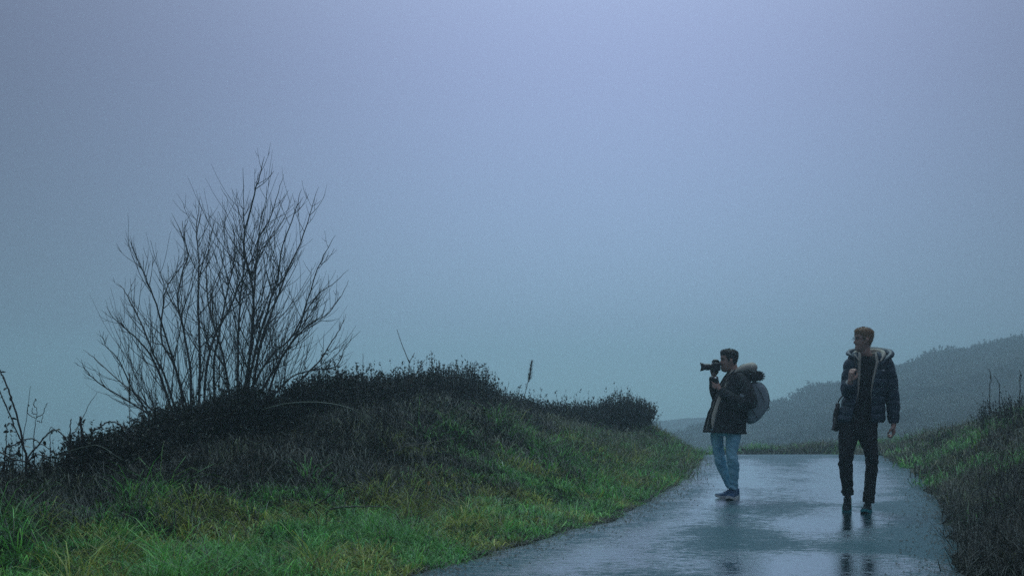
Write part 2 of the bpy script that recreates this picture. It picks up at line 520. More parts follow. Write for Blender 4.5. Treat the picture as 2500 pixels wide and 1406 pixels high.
# --- short green turf on the left verge
c = sample(16000, -6.5, 4.2, 7.6, 31, lambda x, y: frame_ok(x, y) * (tL(x, y) > .05 * vnoise(x, y, 2.5, 24) - .035) * (tL(x, y) < green_limit(x, y)) * np.clip(.35 + tL(x, y) * 5, 0, 1))
def pick_green(c):
    n = vnoise(c[:, 0], c[:, 1], 1.5, 31); m = vnoise(c[:, 0], c[:, 1], 3.1, 32)
    t = tL(c[:, 0], c[:, 1])
    k = np.zeros(len(c), int)
    k[(n * .65 + m * .35) > .61] = 1
    far = c[:, 1] > 15
    k[far & (rng.random(len(c)) < smooth(14, 24, c[:, 1]) * .7)] = 2
    k[rng.random(len(c)) < .05] = 3
    return k
near = c[:, 1] < 15.5
g1 = tufts(c[near], 30, .055, (.08, .21), (.006, .011), .85, 1.0, [GREEN, YELLOW, OLIVE, STRAW], pick_green, 2)
g2 = tufts(c[~near], 16, .09, (.12, .28), (.008, .014), .75, .8, [GREEN, YELLOW, OLIVE, STRAW], pick_green, 2)
# long arching tussocks among the turf
c = sample(2600, -6.5, 3.6, 7.8, 26, lambda x, y: frame_ok(x, y) * (tL(x, y) > .12) * (tL(x, y) < green_limit(x, y) + .1) * (vnoise(x, y, 1.1, 33) > .45))
g3 = tufts(c, 42, .07, (.25, .48), (.005, .010), .75, 1.2, [GREEN, YELLOW, OLIVE, STRAW], pick_green, 3)
# pale blades: dew glints put into the blade colour
c = sample(500, -6, 2.5, 8, 16, lambda x, y: frame_ok(x, y) * (tL(x, y) > .1) * (tL(x, y) < green_limit(x, y)))
g4 = tufts(c, 3, .03, (.14, .26), (.006, .011), .6, .7, [PALE], lambda c: np.zeros(len(c), int), 2)
V, F, C = merge([g1, g2, g3, g4])
o = np_mesh('verge_grass', V, F, M_grass, colors=C)
tag(o, 'wet bright green grass on the left verge', 'grass', kind='stuff')

# --- dead grass and bracken on the upper face of the left bank
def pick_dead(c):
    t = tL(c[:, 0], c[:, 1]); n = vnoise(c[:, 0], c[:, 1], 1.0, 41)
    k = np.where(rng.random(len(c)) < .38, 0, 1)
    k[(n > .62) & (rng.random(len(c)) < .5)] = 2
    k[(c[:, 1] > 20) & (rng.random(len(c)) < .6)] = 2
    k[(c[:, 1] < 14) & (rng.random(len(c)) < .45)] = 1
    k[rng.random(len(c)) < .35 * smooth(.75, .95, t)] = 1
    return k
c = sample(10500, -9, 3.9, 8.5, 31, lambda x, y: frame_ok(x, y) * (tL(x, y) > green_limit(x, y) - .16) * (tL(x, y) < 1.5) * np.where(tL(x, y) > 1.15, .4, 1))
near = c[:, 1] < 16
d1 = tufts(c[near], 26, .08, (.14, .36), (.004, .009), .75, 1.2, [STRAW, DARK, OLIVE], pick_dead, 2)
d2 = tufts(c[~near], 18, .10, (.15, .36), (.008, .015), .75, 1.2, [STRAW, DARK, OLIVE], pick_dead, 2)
c = sample(4200, -9, 4, 8.3, 31, lambda x, y: frame_ok(x, y) * (tL(x, y) > .03) * (tL(x, y) < 1.2))
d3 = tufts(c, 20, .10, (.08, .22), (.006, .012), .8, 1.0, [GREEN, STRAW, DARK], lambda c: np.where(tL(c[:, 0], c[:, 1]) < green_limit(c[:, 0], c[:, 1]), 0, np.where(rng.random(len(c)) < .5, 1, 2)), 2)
V, F, C = merge([d1, d2, d3])
o = np_mesh('dead_grass', V, F, M_dead, colors=C)
tag(o, 'dark dead grass and bracken on the left bank', 'grass', kind='stuff')

# --- right verge: olive grass, tall dark rushes near the camera
def uRf(x, y): return x - edgeR(y)
def pick_right(c):
    u = uRf(c[:, 0], c[:, 1]); k = np.where(rng.random(len(c)) < .5, 0, 2)
    k[vnoise(c[:, 0], c[:, 1], .9, 51) > .62] = 1
    k[(c[:, 1] < 16) & (rng.random(len(c)) < .65)] = 3
    k[(c[:, 1] < 12.5) & (rng.random(len(c)) < .92)] = 3
    return k
c = sample(17000, 2.8, 19, 8.2, 42, lambda x, y: frame_ok(x, y) * (uRf(x, y) > .22 * vnoise(x, y, 2.0, 25) - .14) * (uRf(x, y) < 9) * np.clip(.3 + uRf(x, y) * 3, 0, 1))
near = c[:, 1] < 18
r1 = tufts(c[near], 24, .08, (.16, .38), (.005, .010), .6, 1.1, [OLIVE, GREEN, STRAW, DARK], pick_right, 2)
r2 = tufts(c[~near], 14, .12, (.18, .38), (.010, .020), .6, 1.1, [OLIVE, GREEN, STRAW, DARK], pick_right, 2)
c = sample(900, 3.0, 7.5, 8.3, 22, lambda x, y: frame_ok(x, y) * (uRf(x, y) > .12) * (uRf(x, y) < 3.2) * np.where(y < 13, 1, .2))
r3 = tufts(c, 34, .10, (.26, .54), (.004, .007), .45, .9, [DARK, STRAW], lambda c: (rng.random(len(c)) < np.where(c[:, 1] < 13, .12, .4)).astype(int), 3)
V, F, C = merge([r1, r2, r3])
o = np_mesh('bank_grass', V, F, M_dead, colors=C)
tag(o, 'rough olive grass and dark rushes on the right bank', 'grass', kind='stuff')

# --- heather bushes
def sprigs(base, n_st, rx, hgt, leaf, leaves, cols, spread=.9):
    """upright branching twigs with tiny leaves, around base (Vector); returns twig part and leaf part"""
    a = rng.random(n_st) * 2 * PI; r = np.sqrt(rng.random(n_st))
    root = np.stack([np.cos(a) * r * rx * .55, np.sin(a) * r * rx * .55, 0 * a - .05], 1)
    topr = r * rx * (spread + rng.normal(0, .12, n_st))
    hh = hgt * np.sqrt(np.clip(1.05 - (r * .85) ** 2, .12, 1)) * rng.uniform(.55, 1.0, n_st) * np.where(rng.random(n_st) < .06, 1.35, 1.0)
    tip = np.stack([np.cos(a) * topr, np.sin(a) * topr, hh], 1) + rng.normal(0, .03, (n_st, 3))
    mid = root * .5 + tip * .5 + rng.normal(0, .02, (n_st, 3)); mid[:, 2] -= .03 * hgt
    w = rng.normal(0, 1, (n_st, 3)); w[:, 2] *= .2; w /= np.linalg.norm(w, axis=1)[:, None]
    w *= .004
    V1 = np.stack([root - w, root + w, mid - w * .8, mid + w * .8, tip], 1).reshape(-1, 3)
    b = (np.arange(n_st) * 5)[:, None]
    F1 = [b + np.array([[0, 1, 3, 2]]), b + np.array([[2, 3, 4]])]
    C1 = lerp_cols([(.018, .014, .010), (.028, .020, .014)], n_st).repeat(5, 0)
    # leaves
    m = n_st * leaves
    sid = np.repeat(np.arange(n_st), leaves)
    t = 1 - rng.random(m) ** 1.4 * .62
    pos = np.where((t < .5)[:, None], root[sid] + (mid - root)[sid] * (t * 2)[:, None], mid[sid] + (tip - mid)[sid] * ((t - .5) * 2)[:, None])
    d = rng.normal(0, 1, (m, 3)); d[:, 2] = np.abs(d[:, 2]) * .8 + .2; d /= np.linalg.norm(d, axis=1)[:, None]
    s_ = np.cross(d, rng.normal(0, 1, (m, 3))); s_ /= (np.linalg.norm(s_, axis=1)[:, None] + 1e-6)
    ll = leaf * rng.uniform(.6, 1.5, m)[:, None]
    V2 = np.stack([pos - s_ * ll * .22, pos + s_ * ll * .22, pos + d * ll + s_ * ll * .05], 1).reshape(-1, 3)
    F2 = [(np.arange(m) * 3)[:, None] + np.array([[0, 1, 2]])]
    C2 = lerp_cols(cols, m).repeat(3, 0)
    return (V1, F1, C1), (V2, F2, C2)

# --- rough cover on the far hills
x = rng.uniform(-12, 110, 110000); y = 33 * (230 / 33) ** rng.random(110000)
s = frame_ok(x, y, 200) & (uRf(x, y) > .3)
x, y = x[s], y[s]
P = np.column_stack([x, y, ground(x, y) - .05])
n = len(x)
kk = vnoise(x, y, .25, 61)
col = np.where((kk > .55)[:, None], lerp_cols(DARK + OLIVE[:1], n), lerp_cols(OLIVE + DARK[:2], n)) * .8
gverge = (y < 46) & (rng.random(n) < .6)
col[gverge] = lerp_cols(OLIVE + GREEN, int(gverge.sum()))
sizek = np.interp(y, (33, 200), (.30, .9)) * (.5 + vnoise(x, y, .3, 63))
V, F, C = blades(P, rng.random(n) * 2 * PI, rng.uniform(.3, .7, n) * sizek, rng.uniform(.10, .30, n) * sizek, np.abs(rng.normal(.7, .4, n)), np.abs(rng.normal(1.5, .5, n)), col * .6, 2)
def sprig_clump(off_, k, rx, hg, leaf, nl, cols_):
    tw, lf = sprigs(None, k, rx, hg, leaf, nl, cols_, 1.1)
    return [(tw[0] + off_, tw[1], tw[2]), (lf[0] + off_, lf[1], lf[2])]
hp = [(V, F, C)]
sx_, sy_ = rng.uniform(-10, 120, 16000), rng.uniform(48, 222, 16000)
ok_ = frame_ok(sx_, sy_, 60) & (uRf(sx_, sy_) > 2) & (rng.random(16000) < smooth(.46, .70, vnoise(sx_, sy_, .11, 66)) * (.25 + .75 * smooth(60, 190, sy_)))
sz_ = ground(sx_, sy_)
for a_, b_, c_ in zip(sx_[ok_], sy_[ok_], sz_[ok_]):
    q_ = rng.uniform(.6, 1.5)
    hp += sprig_clump(np.array([a_, b_, c_ - .1]), 7, .55 * q_, .75 * q_, .34 * q_, 9, [(.012, .016, .009), (.018, .022, .011), (.026, .030, .014)])
V, F, C = merge(hp)
o = np_mesh('hill_heath', V, F, M_heather, colors=C)
tag(o, 'dim heath and grass covering the misty hillside', 'heath', kind='stuff')

HEATH = [(.016, .020, .012), (.024, .026, .016), (.012, .015, .010), (.030, .026, .018)]
# low heather carpet along the crest of the bank (too fine to count)
parts_ = []
c = sample(8000, -9, 3.0, 9.5, 30, lambda x, y: frame_ok(x, y) * (tL(x, y) > np.interp(y, (10, 14, 16, 22, 26), (.78, .70, .58, .58, .62)) + .30 * (vnoise(x, y, 1.1, 71) - .35)) * (tL(x, y) < 1.35) * np.interp(y, (9, 12, 22, 30), (.7, 1, 1, .7)))
zc = ground(c[:, 0], c[:, 1])
for i in range(0, len(c)):
    k = 4
    tw, lf = sprigs(None, k, .10, rng.uniform(.20, .38), .024, 10, HEATH, 1.2)
    off_ = np.array([c[i, 0], c[i, 1], zc[i]])
    parts_ += [(tw[0] + off_, tw[1], tw[2]), (lf[0] + off_, lf[1], lf[2])]
V, F, C = merge(parts_)
o = np_mesh('heather_carpet', V, F, M_heather, colors=C)
tag(o, 'low dark heather carpeting the crest of the left bank', 'heather', kind='stuff')

def ordinal(k):
    return ['first', 'second', 'third', 'fourth', 'fifth', 'sixth', 'seventh', 'eighth', 'ninth', 'tenth', 'eleventh', 'twelfth', 'thirteenth', 'fourteenth', 'fifteenth', 'sixteenth', 'seventeenth', 'eighteenth', 'nineteenth', 'twentieth', 'twenty-first', 'twenty-second', 'twenty-third', 'twenty-fourth', 'twenty-fifth', 'twenty-sixth', 'twenty-seventh', 'twenty-eighth', 'twenty-ninth', 'thirtieth', 'thirty-first', 'thirty-second', 'thirty-third', 'thirty-fourth', 'thirty-fifth', 'thirty-sixth', 'thirty-seventh', 'thirty-eighth', 'thirty-ninth', 'fortieth'][k]
def heather_bush(px, Y, hgt, rx, label, group='heather bushes on the left bank', leaf=.026, dens=1.0, X=None, cols=HEATH, name='heather_bush', dz=0):
    x = (px - 1250) * Y / FPX if X is None else X
    root = empty(name, (x, Y, G(x, Y) + dz))
    n_st = int(190 * dens)
    tw, lf = sprigs(None, n_st, rx, hgt, leaf, 16, cols)
    np_mesh('twigs', tw[0], tw[1], M_heather, root, colors=tw[2])
    np_mesh('leaves', lf[0], lf[1], M_heather, root, colors=lf[2])
    tag(root, label, 'heather', group)
    return root
common = 'small dark heather bush in the row along the bank crest'
bl = [(805, 15.6, .46, .30, 'rounded dark heather bush beside the bare shrub on the bank top'),
      (845, 15.9, .42, .28, common), (890, 16.6, .36, .28, common), (940, 17.2, .38, .30, common), (985, 17.8, .40, .28, common),
      (1035, 18.3, .46, .30, 'tall heather bush just right of the forked dead stalk'), (1068, 18.8, .50, .30, common), (1105, 19.5, .52, .30, common),
      (1145, 20.2, .55, .34, 'wispy heather bush leaning right where the bank crest drops'), (1180, 21.0, .40, .30, common),
      (1225, 22.3, .46, .40, common), (1255, 23.2, .50, .40, common), (1285, 24.0, .52, .42, common), (1315, 24.5, .52, .40, common), (1370, 25.4, .54, .42, common), (1415, 26.0, .56, .40, common), (1345, 25.0, .54, .42, common), (1395, 25.7, .56, .42, common), (1435, 26.2, .58, .42, common),
      (1475, 26.8, .52, .34, 'leftmost bush of the tall clump at the far end of the bank'), (1507, 27.0, .60, .36, 'tallest bush of the clump at the far end of the bank'),
      (1540, 27.3, .55, .36, 'dark bush right of the tallest one at the bank end'), (1568, 27.8, .42, .32, 'last bush of the bank before it slopes to the lane'),
      (215, 11.6, .34, .24, 'dark leafy bush among the bramble canes at far left'), (265, 11.9, .32, .24, 'dark leafy bush beneath the left side of the bare shrub'),
      (330, 12.3, .36, .28, common), (385, 13.3, .40, .28, common), (430, 13.6, .42, .28, common), (480, 14.0, .46, .30, common), (530, 14.2, .44, .30, common), (570, 14.4, .46, .30, common), (610, 14.6, .46, .30, common), (680, 14.6, .36, .28, common), (740, 15.1, .36, .28, common)]
bl.sort()
for k, (px, Y, h_, rx_, lab) in enumerate(bl):
    if lab == common: lab = 'dark heather bush on the left bank crest, %s bush from the left' % ordinal(k)
    if 780 < px < 1200: h_, rx_ = h_ * 1.12, rx_ * 1.35
    heather_bush(px, Y, h_ * 1.08, rx_, lab, dens=1.9, leaf=.032)

# --- bushes on the skylines of the right hand hills
far_b = [(1885, 207, 2.06), (1915, 207, 1.71), (1960, 207, 1.95), (1995, 207, 3.05), (2020, 207, 2.80), (2045, 207, 2.31), (2075, 207, 1.95), (2200, 211, 2.06), (2235, 211, 1.95), (2275, 211, 2.69), (2310, 211, 3.17), (2330, 211, 2.44),
         (2370, 211, 1.95), (2405, 211, 2.31), (2450, 211, 2.44), (2485, 211, 2.69)]
for k, (px, Y, h_) in enumerate(far_b):
    heather_bush(px, Y, h_ * .75, h_ * 1.1, 'faint misty gorse bush on the far hill skyline, %s from the left' % ordinal(k), 'gorse bushes on the far hill', leaf=.34, dens=.7, name='gorse_bush', dz=-.1)
near_b = [(2310, 25.5, .40, .40, 'low bush on the crest of the right bank, farthest along'), (2420, 22.0, .55, .35, 'dark bush with thin upright shoots on the right bank'), (2485, 20.5, .60, .40, 'dark bush at the right picture edge on the bank')]
for px, Y, h_, rx_, lab in near_b:
    heather_bush(px, Y, h_, rx_, lab, 'bushes on the right bank', dens=.6)

# ------------------------------------------------------------------ stems and twigs
def catmull(P, n):
    P = [Vector(p) for p in P]
    if len(P) < 3: 
        return [P[0].lerp(P[-1], i / n) for i in range(n + 1)]
    Q = [P[0] * 2 - P[1]] + P + [P[-1] * 2 - P[-2]]
    out_ = []
    segs = len(P) - 1
    for i in range(n + 1):
        u = i / n * segs; k = min(int(u), segs - 1); t = u - k
        a, b, c_, d = Q[k], Q[k + 1], Q[k + 2], Q[k + 3]
        out_.append(.5 * ((2 * b) + (c_ - a) * t + (2 * a - 5 * b + 4 * c_ - d) * t * t + (3 * b - a - 3 * c_ + d) * t ** 3))
    return out_

def tube_geo(path, radii, sides=5):
    V, F = [], []
    n = len(path)
    prev = None
    for i, p in enumerate(path):
        T = (path[min(i + 1, n - 1)] - path[max(i - 1, 0)])
        T = T.normalized() if T.length > 1e-9 else Vector((0, 0, 1))
        if prev is None:
            S = T.orthogonal().normalized()
        else:
            S = (prev - T * prev.dot(T)); S = S.normalized() if S.length > 1e-6 else T.orthogonal().normalized()
        prev = S
        B = T.cross(S)
        for k in range(sides):
            a = 2 * PI * k / sides
            V.append(p + (S * math.cos(a) + B * math.sin(a)) * radii[i])
    for i in range(n - 1):
        for k in range(sides):
            k2 = (k + 1) % sides
            F.append((i * sides + k, i * sides + k2, (i + 1) * sides + k2, (i + 1) * sides + k))
    F.append(tuple(range(sides))[::-1]); F.append(tuple((n - 1) * sides + k for k in range(sides)))
    return V, F

class Geo:
    def __init__(s): s.V, s.F = [], []
    def add(s, vf):
        o_ = len(s.V); s.V += vf[0]; s.F += [tuple(i + o_ for i in f) for f in vf[1]]
    def build(s, name, mat, parent=None, sm=True, origin=None):
        V_ = s.V if origin is None else [v - origin for v in s.V]
        return mesh_obj(name, V_, s.F, mat, parent, sm)

M_bark = mat_plain('dark wet bark', (.030, .026, .022), .5, .35, 14, .4, 60)
M_cane = mat_plain('bramble cane', (.030, .020, .018), .45, .4, 20)
M_stalk = mat_plain('dry brown stalk', (.105, .070, .045), .7, .3, 18)
M_paleStalk = mat_plain('pale dry stalk', (.22, .20, .15), .6, .3, 18)
M_leaf = mat_plain('withered leaf', (.030, .032, .018), .5, .5, 8)
M_orange = mat_plain('orange dead leaf', (.42, .17, .03), .6, .3, 30)
M_green = mat_plain('green cane', (.05, .075, .05), .4, .3, 15)

# --- the bare many-stemmed shrub
TY = 15.0
def z1(zx, zy): return (180 + zx * .498, 360 + zy * .498)
stems = [
 [(545,1380),(530,1200),(490,1060),(430,940),(438,780),(455,690),(500,620),(545,560),(570,500)],
 [(615,1340),(620,1050),(612,880),(610,700),(613,560),(603,420),(610,330),(620,240)],
 [(800,1290),(805,980),(812,800),(825,680),(838,560),(835,400),(832,250),(832,100)],
 [(850,1200),(878,900),(885,700),(900,520),(905,450),(960,350),(1000,230),(1030,130)],
 [(870,1220),(930,920),(990,760),(1050,600),(1120,450),(1160,320),(1200,195)],
 [(950,1230),(1010,1050),(1060,970),(1120,900),(1180,850),(1240,820),(1310,730),(1350,650)],
 [(850,1240),(960,1030),(1060,940),(1130,820),(1200,720),(1270,670),(1345,600)],
 [(690,1290),(690,1050),(720,880),(750,720),(785,560),(790,460),(780,375)],
 [(520,1370),(450,1130),(390,1010),(330,860),(280,760),(240,690),(213,665)],
 [(440,1370),(330,1230),(230,1150),(110,1040),(45,990)],
 [(500,1400),(370,1310),(250,1230),(130,1160),(60,1090),(37,1040)],
 [(480,1290),(400,1060),(330,960),(270,900),(200,840),(160,778)],
 [(560,1300),(490,1060),(430,850),(380,700),(330,590),(290,500),(272,448)],
 [(830,1250),(870,960),(880,700),(832,480),(880,250),(915,130),(936,45)],
 [(960,1260),(1060,1130),(1180,1090),(1290,1070),(1330,980),(1405,900)],
 [(640,1320),(650,1100),(690,930),(760,800),(800,700),(850,600),(895,480),(940,300),(945,190)],
 [(580,1330),(570,1080),(540,900),(510,760),(530,620),(560,520),(530,430),(480,320)],
 [(770,1290),(740,1050),(690,880),(660,760),(650,640),(655,540),(690,350)],
 [(900,1240),(990,1080),(1090,920),(1130,800),(1180,640),(1230,520),(1282,430)],
 [(430,1390),(350,1280),(270,1150),(220,1040),(150,960),(145,900)],
 [(840,1260),(890,1000),(950,800),(1000,640),(1020,500),(1090,300),(1115,205)],
 [(980,1260),(1100,1150),(1200,1050),(1260,960),(1310,880),(1335,815)],
]
shrub = empty('willow_shrub', ((500 - 1250) * TY / FPX, TY, G((500 - 1250) * TY / FPX, TY)))
org = shrub.location.copy()
tag(shrub, 'tall bare many-stemmed shrub on the left bank against the fog', 'shrub')
brnd = random.Random(8)
def grow(geo, path, radii, level, maxl):
    """side shoots along a path, curving upwards"""
    n = len(path)
    total = sum((path[i + 1] - path[i]).length for i in range(n - 1))
    cnt = int(total * (7.0 if level == 0 else 3.6)) + 1
    for c_ in range(cnt):
        t = brnd.uniform(.18 if level == 0 else .2, .90)
        i = min(int(t * (n - 1)), n - 2)
        p = path[i].lerp(path[i + 1], t * (n - 1) - i)
        T = (path[i + 1] - path[i]).normalized()
        side = T.orthogonal(); side.rotate(Matrix.Rotation(brnd.uniform(0, 2 * PI), 3, T)); side.normalize()
        ang = brnd.uniform(.45, .95)
        d = (T * math.cos(ang) + side * math.sin(ang)).normalized()
        ln = (total * brnd.uniform(.18, .46) * (1.12 - .85 * t)) if level == 0 else total * brnd.uniform(.3, .65)
        if t > .62 and level == 0: ln *= .62
        if ln < .06: continue
        ln = min(ln, .95)
        r0 = min(radii[i] * .55, .0065 if level == 0 else .0035); r0 = max(r0, .0022)
        pts, q, m = [p.copy()], p.copy(), 5
        for k in range(m):
            d = (d + Vector((brnd.uniform(-.10, .10), brnd.uniform(-.10, .10), brnd.uniform(.06, .25)))).normalized()
            q = q + d * (ln / m); pts.append(q.copy())
        rr = [r0 * (1 - .72 * k / m) + .0006 for k in range(m + 1)]
        geo.add(tube_geo(pts, rr, 4 if level == 0 else 3))
        if level + 1 < maxl: grow(geo, pts, rr, level + 1, maxl)
for si, st in enumerate(stems):
    yo = brnd.uniform(-.12, .18); lean = brnd.uniform(-.55, .65)
    pts = []
    m = len(st)
    for k, (zx, zy) in enumerate(st):
        px, py = z1(zx, zy)
        pts.append(at(px, py, TY + yo + lean * (k / (m - 1)) ** 1.3))
    foot = pts[0].copy(); foot.z = G(foot.x, foot.y) - .05
    if foot.z < pts[0].z - .05: pts = [foot] + pts
    P_ = catmull(pts, 26)
    P_ = [p + Vector((brnd.uniform(-1, 1), brnd.uniform(-1, 1), 0)) * .006 for p in P_]
    ln = sum((P_[i + 1] - P_[i]).length for i in range(26))
    r0 = .0046 + .0038 * ln * brnd.uniform(.8, 1.15)
    rad = [r0 * (1 - i / 26) ** .85 + .0016 for i in range(27)]
    g = Geo(); g.add(tube_geo(P_, rad, 7))
    so = g.build('stem', M_bark, shrub, origin=org)
    g = Geo(); grow(g, P_, rad, 0, 2)
    g.build('branches', M_bark, so, origin=org)
# thin suckers round the foot of the shrub
g = Geo()
for k in range(110):
    px = brnd.uniform(380, 700); Y = TY + brnd.uniform(-.7, .5)
    x = (px - 1250) * Y / FPX; p = Vector((x, Y, G(x, Y) - .02)); d = Vector(((px - 540) / 500 + brnd.uniform(-.15, .15), brnd.uniform(-.2, .2), 1)).normalized()
    ln = brnd.uniform(.5, 1.5); pts = [p.copy()]
    for q in range(6):
        d = (d + Vector((brnd.uniform(-.08, .08), brnd.uniform(-.08, .08), .03))).normalized(); p = p + d * ln / 6; pts.append(p.copy())
    rr = [.0042 * (1 - .7 * q / 6) for q in range(7)]
    g.add(tube_geo(pts, rr, 4)); grow(g, pts, rr, 1, 2)
g.build('suckers', M_bark, shrub, origin=org)

# --- canes, stalks and sticks, each its own plant
leaf_me = None
def leaf_mesh():
    global leaf_me
    if leaf_me is None:
        V_ = [(0, 0, 0), (.35, .30, .06), (.75, .24, .02), (1, 0, -.10), (.75, -.24, .02), (.35, -.30, .06), (.5, 0, -.03)]
        F_ = [(0, 6, 1), (1, 6, 2), (2, 6, 3), (3, 6, 4), (4, 6, 5), (5, 6, 0)]
        leaf_me = bpy.data.meshes.new('leaf'); leaf_me.from_pydata(V_, [], F_); leaf_me.materials.append(M_leaf)
    return leaf_me
def put_leaf(parent, p, size, org_):
    o_ = bpy.data.objects.new('leaf', leaf_mesh()); COL.objects.link(o_); o_.parent = parent
    o_.location = p - org_; o_.rotation_euler = (brnd.uniform(-1, 1), brnd.uniform(-.2, 1.4), brnd.uniform(0, 6.3)); o_.scale = (size, size, size)
def stalk(name, cat, label, lines, Y, r0, r1, mat, conv, group=None, leaves=0, leaf_size=.04, thorns=False, to_ground=True, dY=0.0, wob=.004):
    """lines: list of polylines in photo rows and columns; the first one is the main stem starting at its foot"""
    main = [at(*conv(a, b), Y + dY * k / max(1, len(lines[0]) - 1)) for k, (a, b) in enumerate(lines[0])]
    if to_ground:
        f = main[0].copy(); f.z = G(f.x, f.y) - .04
        if f.z < main[0].z - .02: main = [f] + main
    org_ = main[0].copy()
    root = empty(name, org_)
    for li, ln in enumerate([main] + [[at(*conv(a, b), Y + dY) for a, b in l_] for l_ in lines[1:]]):
        n = max(8, 4 * len(ln))
        P_ = catmull(ln, n)
        P_ = [p + Vector((brnd.uniform(-wob, wob), brnd.uniform(-wob, wob), brnd.uniform(-wob, wob))) for p in P_]
        a, b = (r0, r1) if li == 0 else (r0 * .6, r1)
        rad = [a + (b - a) * i / n for i in range(n + 1)]
        g = Geo(); g.add(tube_geo(P_, rad, 6))
        if thorns:
            for k in range(n * 2):
                i = brnd.randrange(n); p = P_[i].lerp(P_[i + 1], brnd.random()); d = Vector((brnd.uniform(-1, 1), brnd.uniform(-1, 1), brnd.uniform(-1, .2))).normalized()
                g.add(tube_geo([p, p + d * .016], [.003, .0005], 3))
        so = g.build('stem' if li == 0 else 'side_stem', mat, root, origin=org_)
        if li == 0:
            for k in range(leaves):
                p = P_[brnd.randrange(n // 5, n)]
                put_leaf(root, p + Vector((brnd.uniform(-.02, .02), 0, brnd.uniform(-.03, .02))), leaf_size * brnd.uniform(.6, 1.3), org_)
    tag(root, label, cat, group)
    return root
c4 = lambda a, b: (a / 5.207, 880 + b / 5.207)
c5 = lambda a, b: (900 + a / 5.02, 780 + b / 5.02)
cp = lambda a, b: (a, b)
c3 = lambda a, b: (300 + a / 3.571, 1100 + b / 3.571)
GB = 'bramble canes at the left edge'
stalk('bramble_cane', 'bramble', 'thick thorny bramble cane rising to the left picture edge', [[(400,1400),(350,1260),(300,1080),(250,850),(190,620),(130,430),(60,250),(0,140),(-60,60)]], 10.8, .011, .005, M_cane, c4, GB, 9, .045, True)
stalk('bramble_cane', 'bramble', 'second thorny cane just below the thickest one at left', [[(330,1230),(290,1080),(220,920),(140,720),(60,540),(0,400),(-70,280)]], 10.9, .008, .004, M_cane, c4, GB, 10, .045, True)
stalk('bramble_cane', 'bramble', 'hanging dead bramble spray with shrivelled leaves at far left', [[(80,1120),(75,980),(90,860),(105,795),(150,810),(165,860)]], 10.9, .004, .002, M_cane, c4, GB, 8, .04, True)
stalk('dead_stalk', 'stalk', 'thin straight dead stem between bramble canes and curled hogweed', [[(290,1000),(330,780),(360,560),(390,320)]], 10.9, .0035, .0015, M_cane, c4)
stalk('hogweed_stalk', 'stalk', 'dead stalk with curling candelabra side stems at left', [[(435,1290),(425,1100),(435,950),(455,780),(470,620)], [(460,720),(520,700),(550,670),(570,610),(595,550),(605,540)], [(465,765),(500,770),(525,785),(550,700)], [(450,730),(390,700),(350,660),(360,560),(370,580)], [(460,680),(410,670),(410,600)], [(470,610),(430,570),(440,520),(455,488),(463,520)]], 10.9, .0055, .0022, M_cane, c4)
stalk('bramble_cane', 'bramble', 'bramble cane arching flat above the ground at left', [[(60,1150),(150,1090),(250,1030),(400,985),(480,1030),(640,1130),(740,1190)]], 10.9, .0065, .003, M_cane, c4, GB, 4, .04, True)
stalk('bramble_cane', 'bramble', 'tall looping bramble arch left of the dark leafy bush', [[(350,1260),(440,1130),(520,1030),(620,920),(700,880),(780,920),(840,1000),(860,1080)]], 11.1, .008, .004, M_cane, c4, GB, 4, .04, True)
stalk('dead_stalk', 'stalk', 'upright dead stem with a hooked tip under the bramble loop', [[(640,1230),(640,1100),(630,940),(640,860),(660,845),(690,870)]], 11.1, .004, .002, M_cane, c4, None, 3, .03)
stalk('dead_stalk', 'stalk', 'short blunt dead stick beside the ragged leafy stump', [[(890,1000),(895,850),(905,745)]], 11.4, .006, .0045, M_cane, c4)
stalk('dead_stalk', 'stalk', 'thick ragged stump with leaves above the brambles', [[(1050,1060),(1045,960),(1035,850),(1020,705)]], 11.5, .014, .010, M_cane, c4, None, 6, .05)
stalk('dead_stalk', 'stalk', 'thin bent twig slanting right above the ragged stump', [[(900,1000),(960,900),(1000,820),(1080,680),(1150,530),(1240,400)]], 11.6, .005, .0015, M_cane, c4)
stalk('bramble_cane', 'bramble', 'bramble loop arching under the left branches of the bare shrub', [[(1150,980),(1250,860),(1350,790),(1420,775),(1500,800),(1580,860),(1660,960)]], 11.8, .0075, .004, M_cane, c4, GB, 4, .035, True)
stalk('bramble_cane', 'bramble', 'low bramble cane lying across the left bank edge', [[(-40,1190),(150,1250),(350,1280),(430,1210),(520,1190),(620,1230)]], 10.7, .007, .004, M_cane, c4, GB, 5, .045, True)
stalk('bramble_cane', 'bramble', 'bramble cane crossing the others in the bottom left tangle', [[(40,1330),(200,1180),(270,1080),(330,1000)]], 10.7, .006, .003, M_cane, c4, GB, 4, .045, True)
stalk('bramble_cane', 'bramble', 'pale bent bramble stem in front of the dark left bank', [[(740,1370),(755,1220),(900,1150),(1120,1085),(1250,1085),(1420,1170),(1562,1270)]], 11.0, .005, .003, M_green, c4, GB)
stalk('seed_stalk', 'stalk', 'hazy brown seed spike standing in front of the bare shrub', [[(317,1010),(318,960),(316,920),(317,915)]], 13.6, .004, .002, M_stalk, cp)
stalk('forked_stalk', 'stalk', 'tall brown forked dead stalk standing on the bank top', [[(445,1025),(480,780),(497,525)], [(497,525),(430,360),(385,240),(347,120)], [(497,525),(530,470),(562,408)]], 17.2, .0095, .003, M_stalk, c5, wob=.001)
stalk('dead_stalk', 'stalk', 'short slanting stick right of the forked stalk', [[(430,860),(490,800),(560,700),(620,600),(690,492)]], 17.4, .006, .003, M_stalk, c5, wob=.001)
stalk('dead_stalk', 'stalk', 'thin bare stem right of the shrub above the rounded heather', [[(887,925),(886,890),(887,862)]], 16.6, .005, .0025, M_stalk, cp)
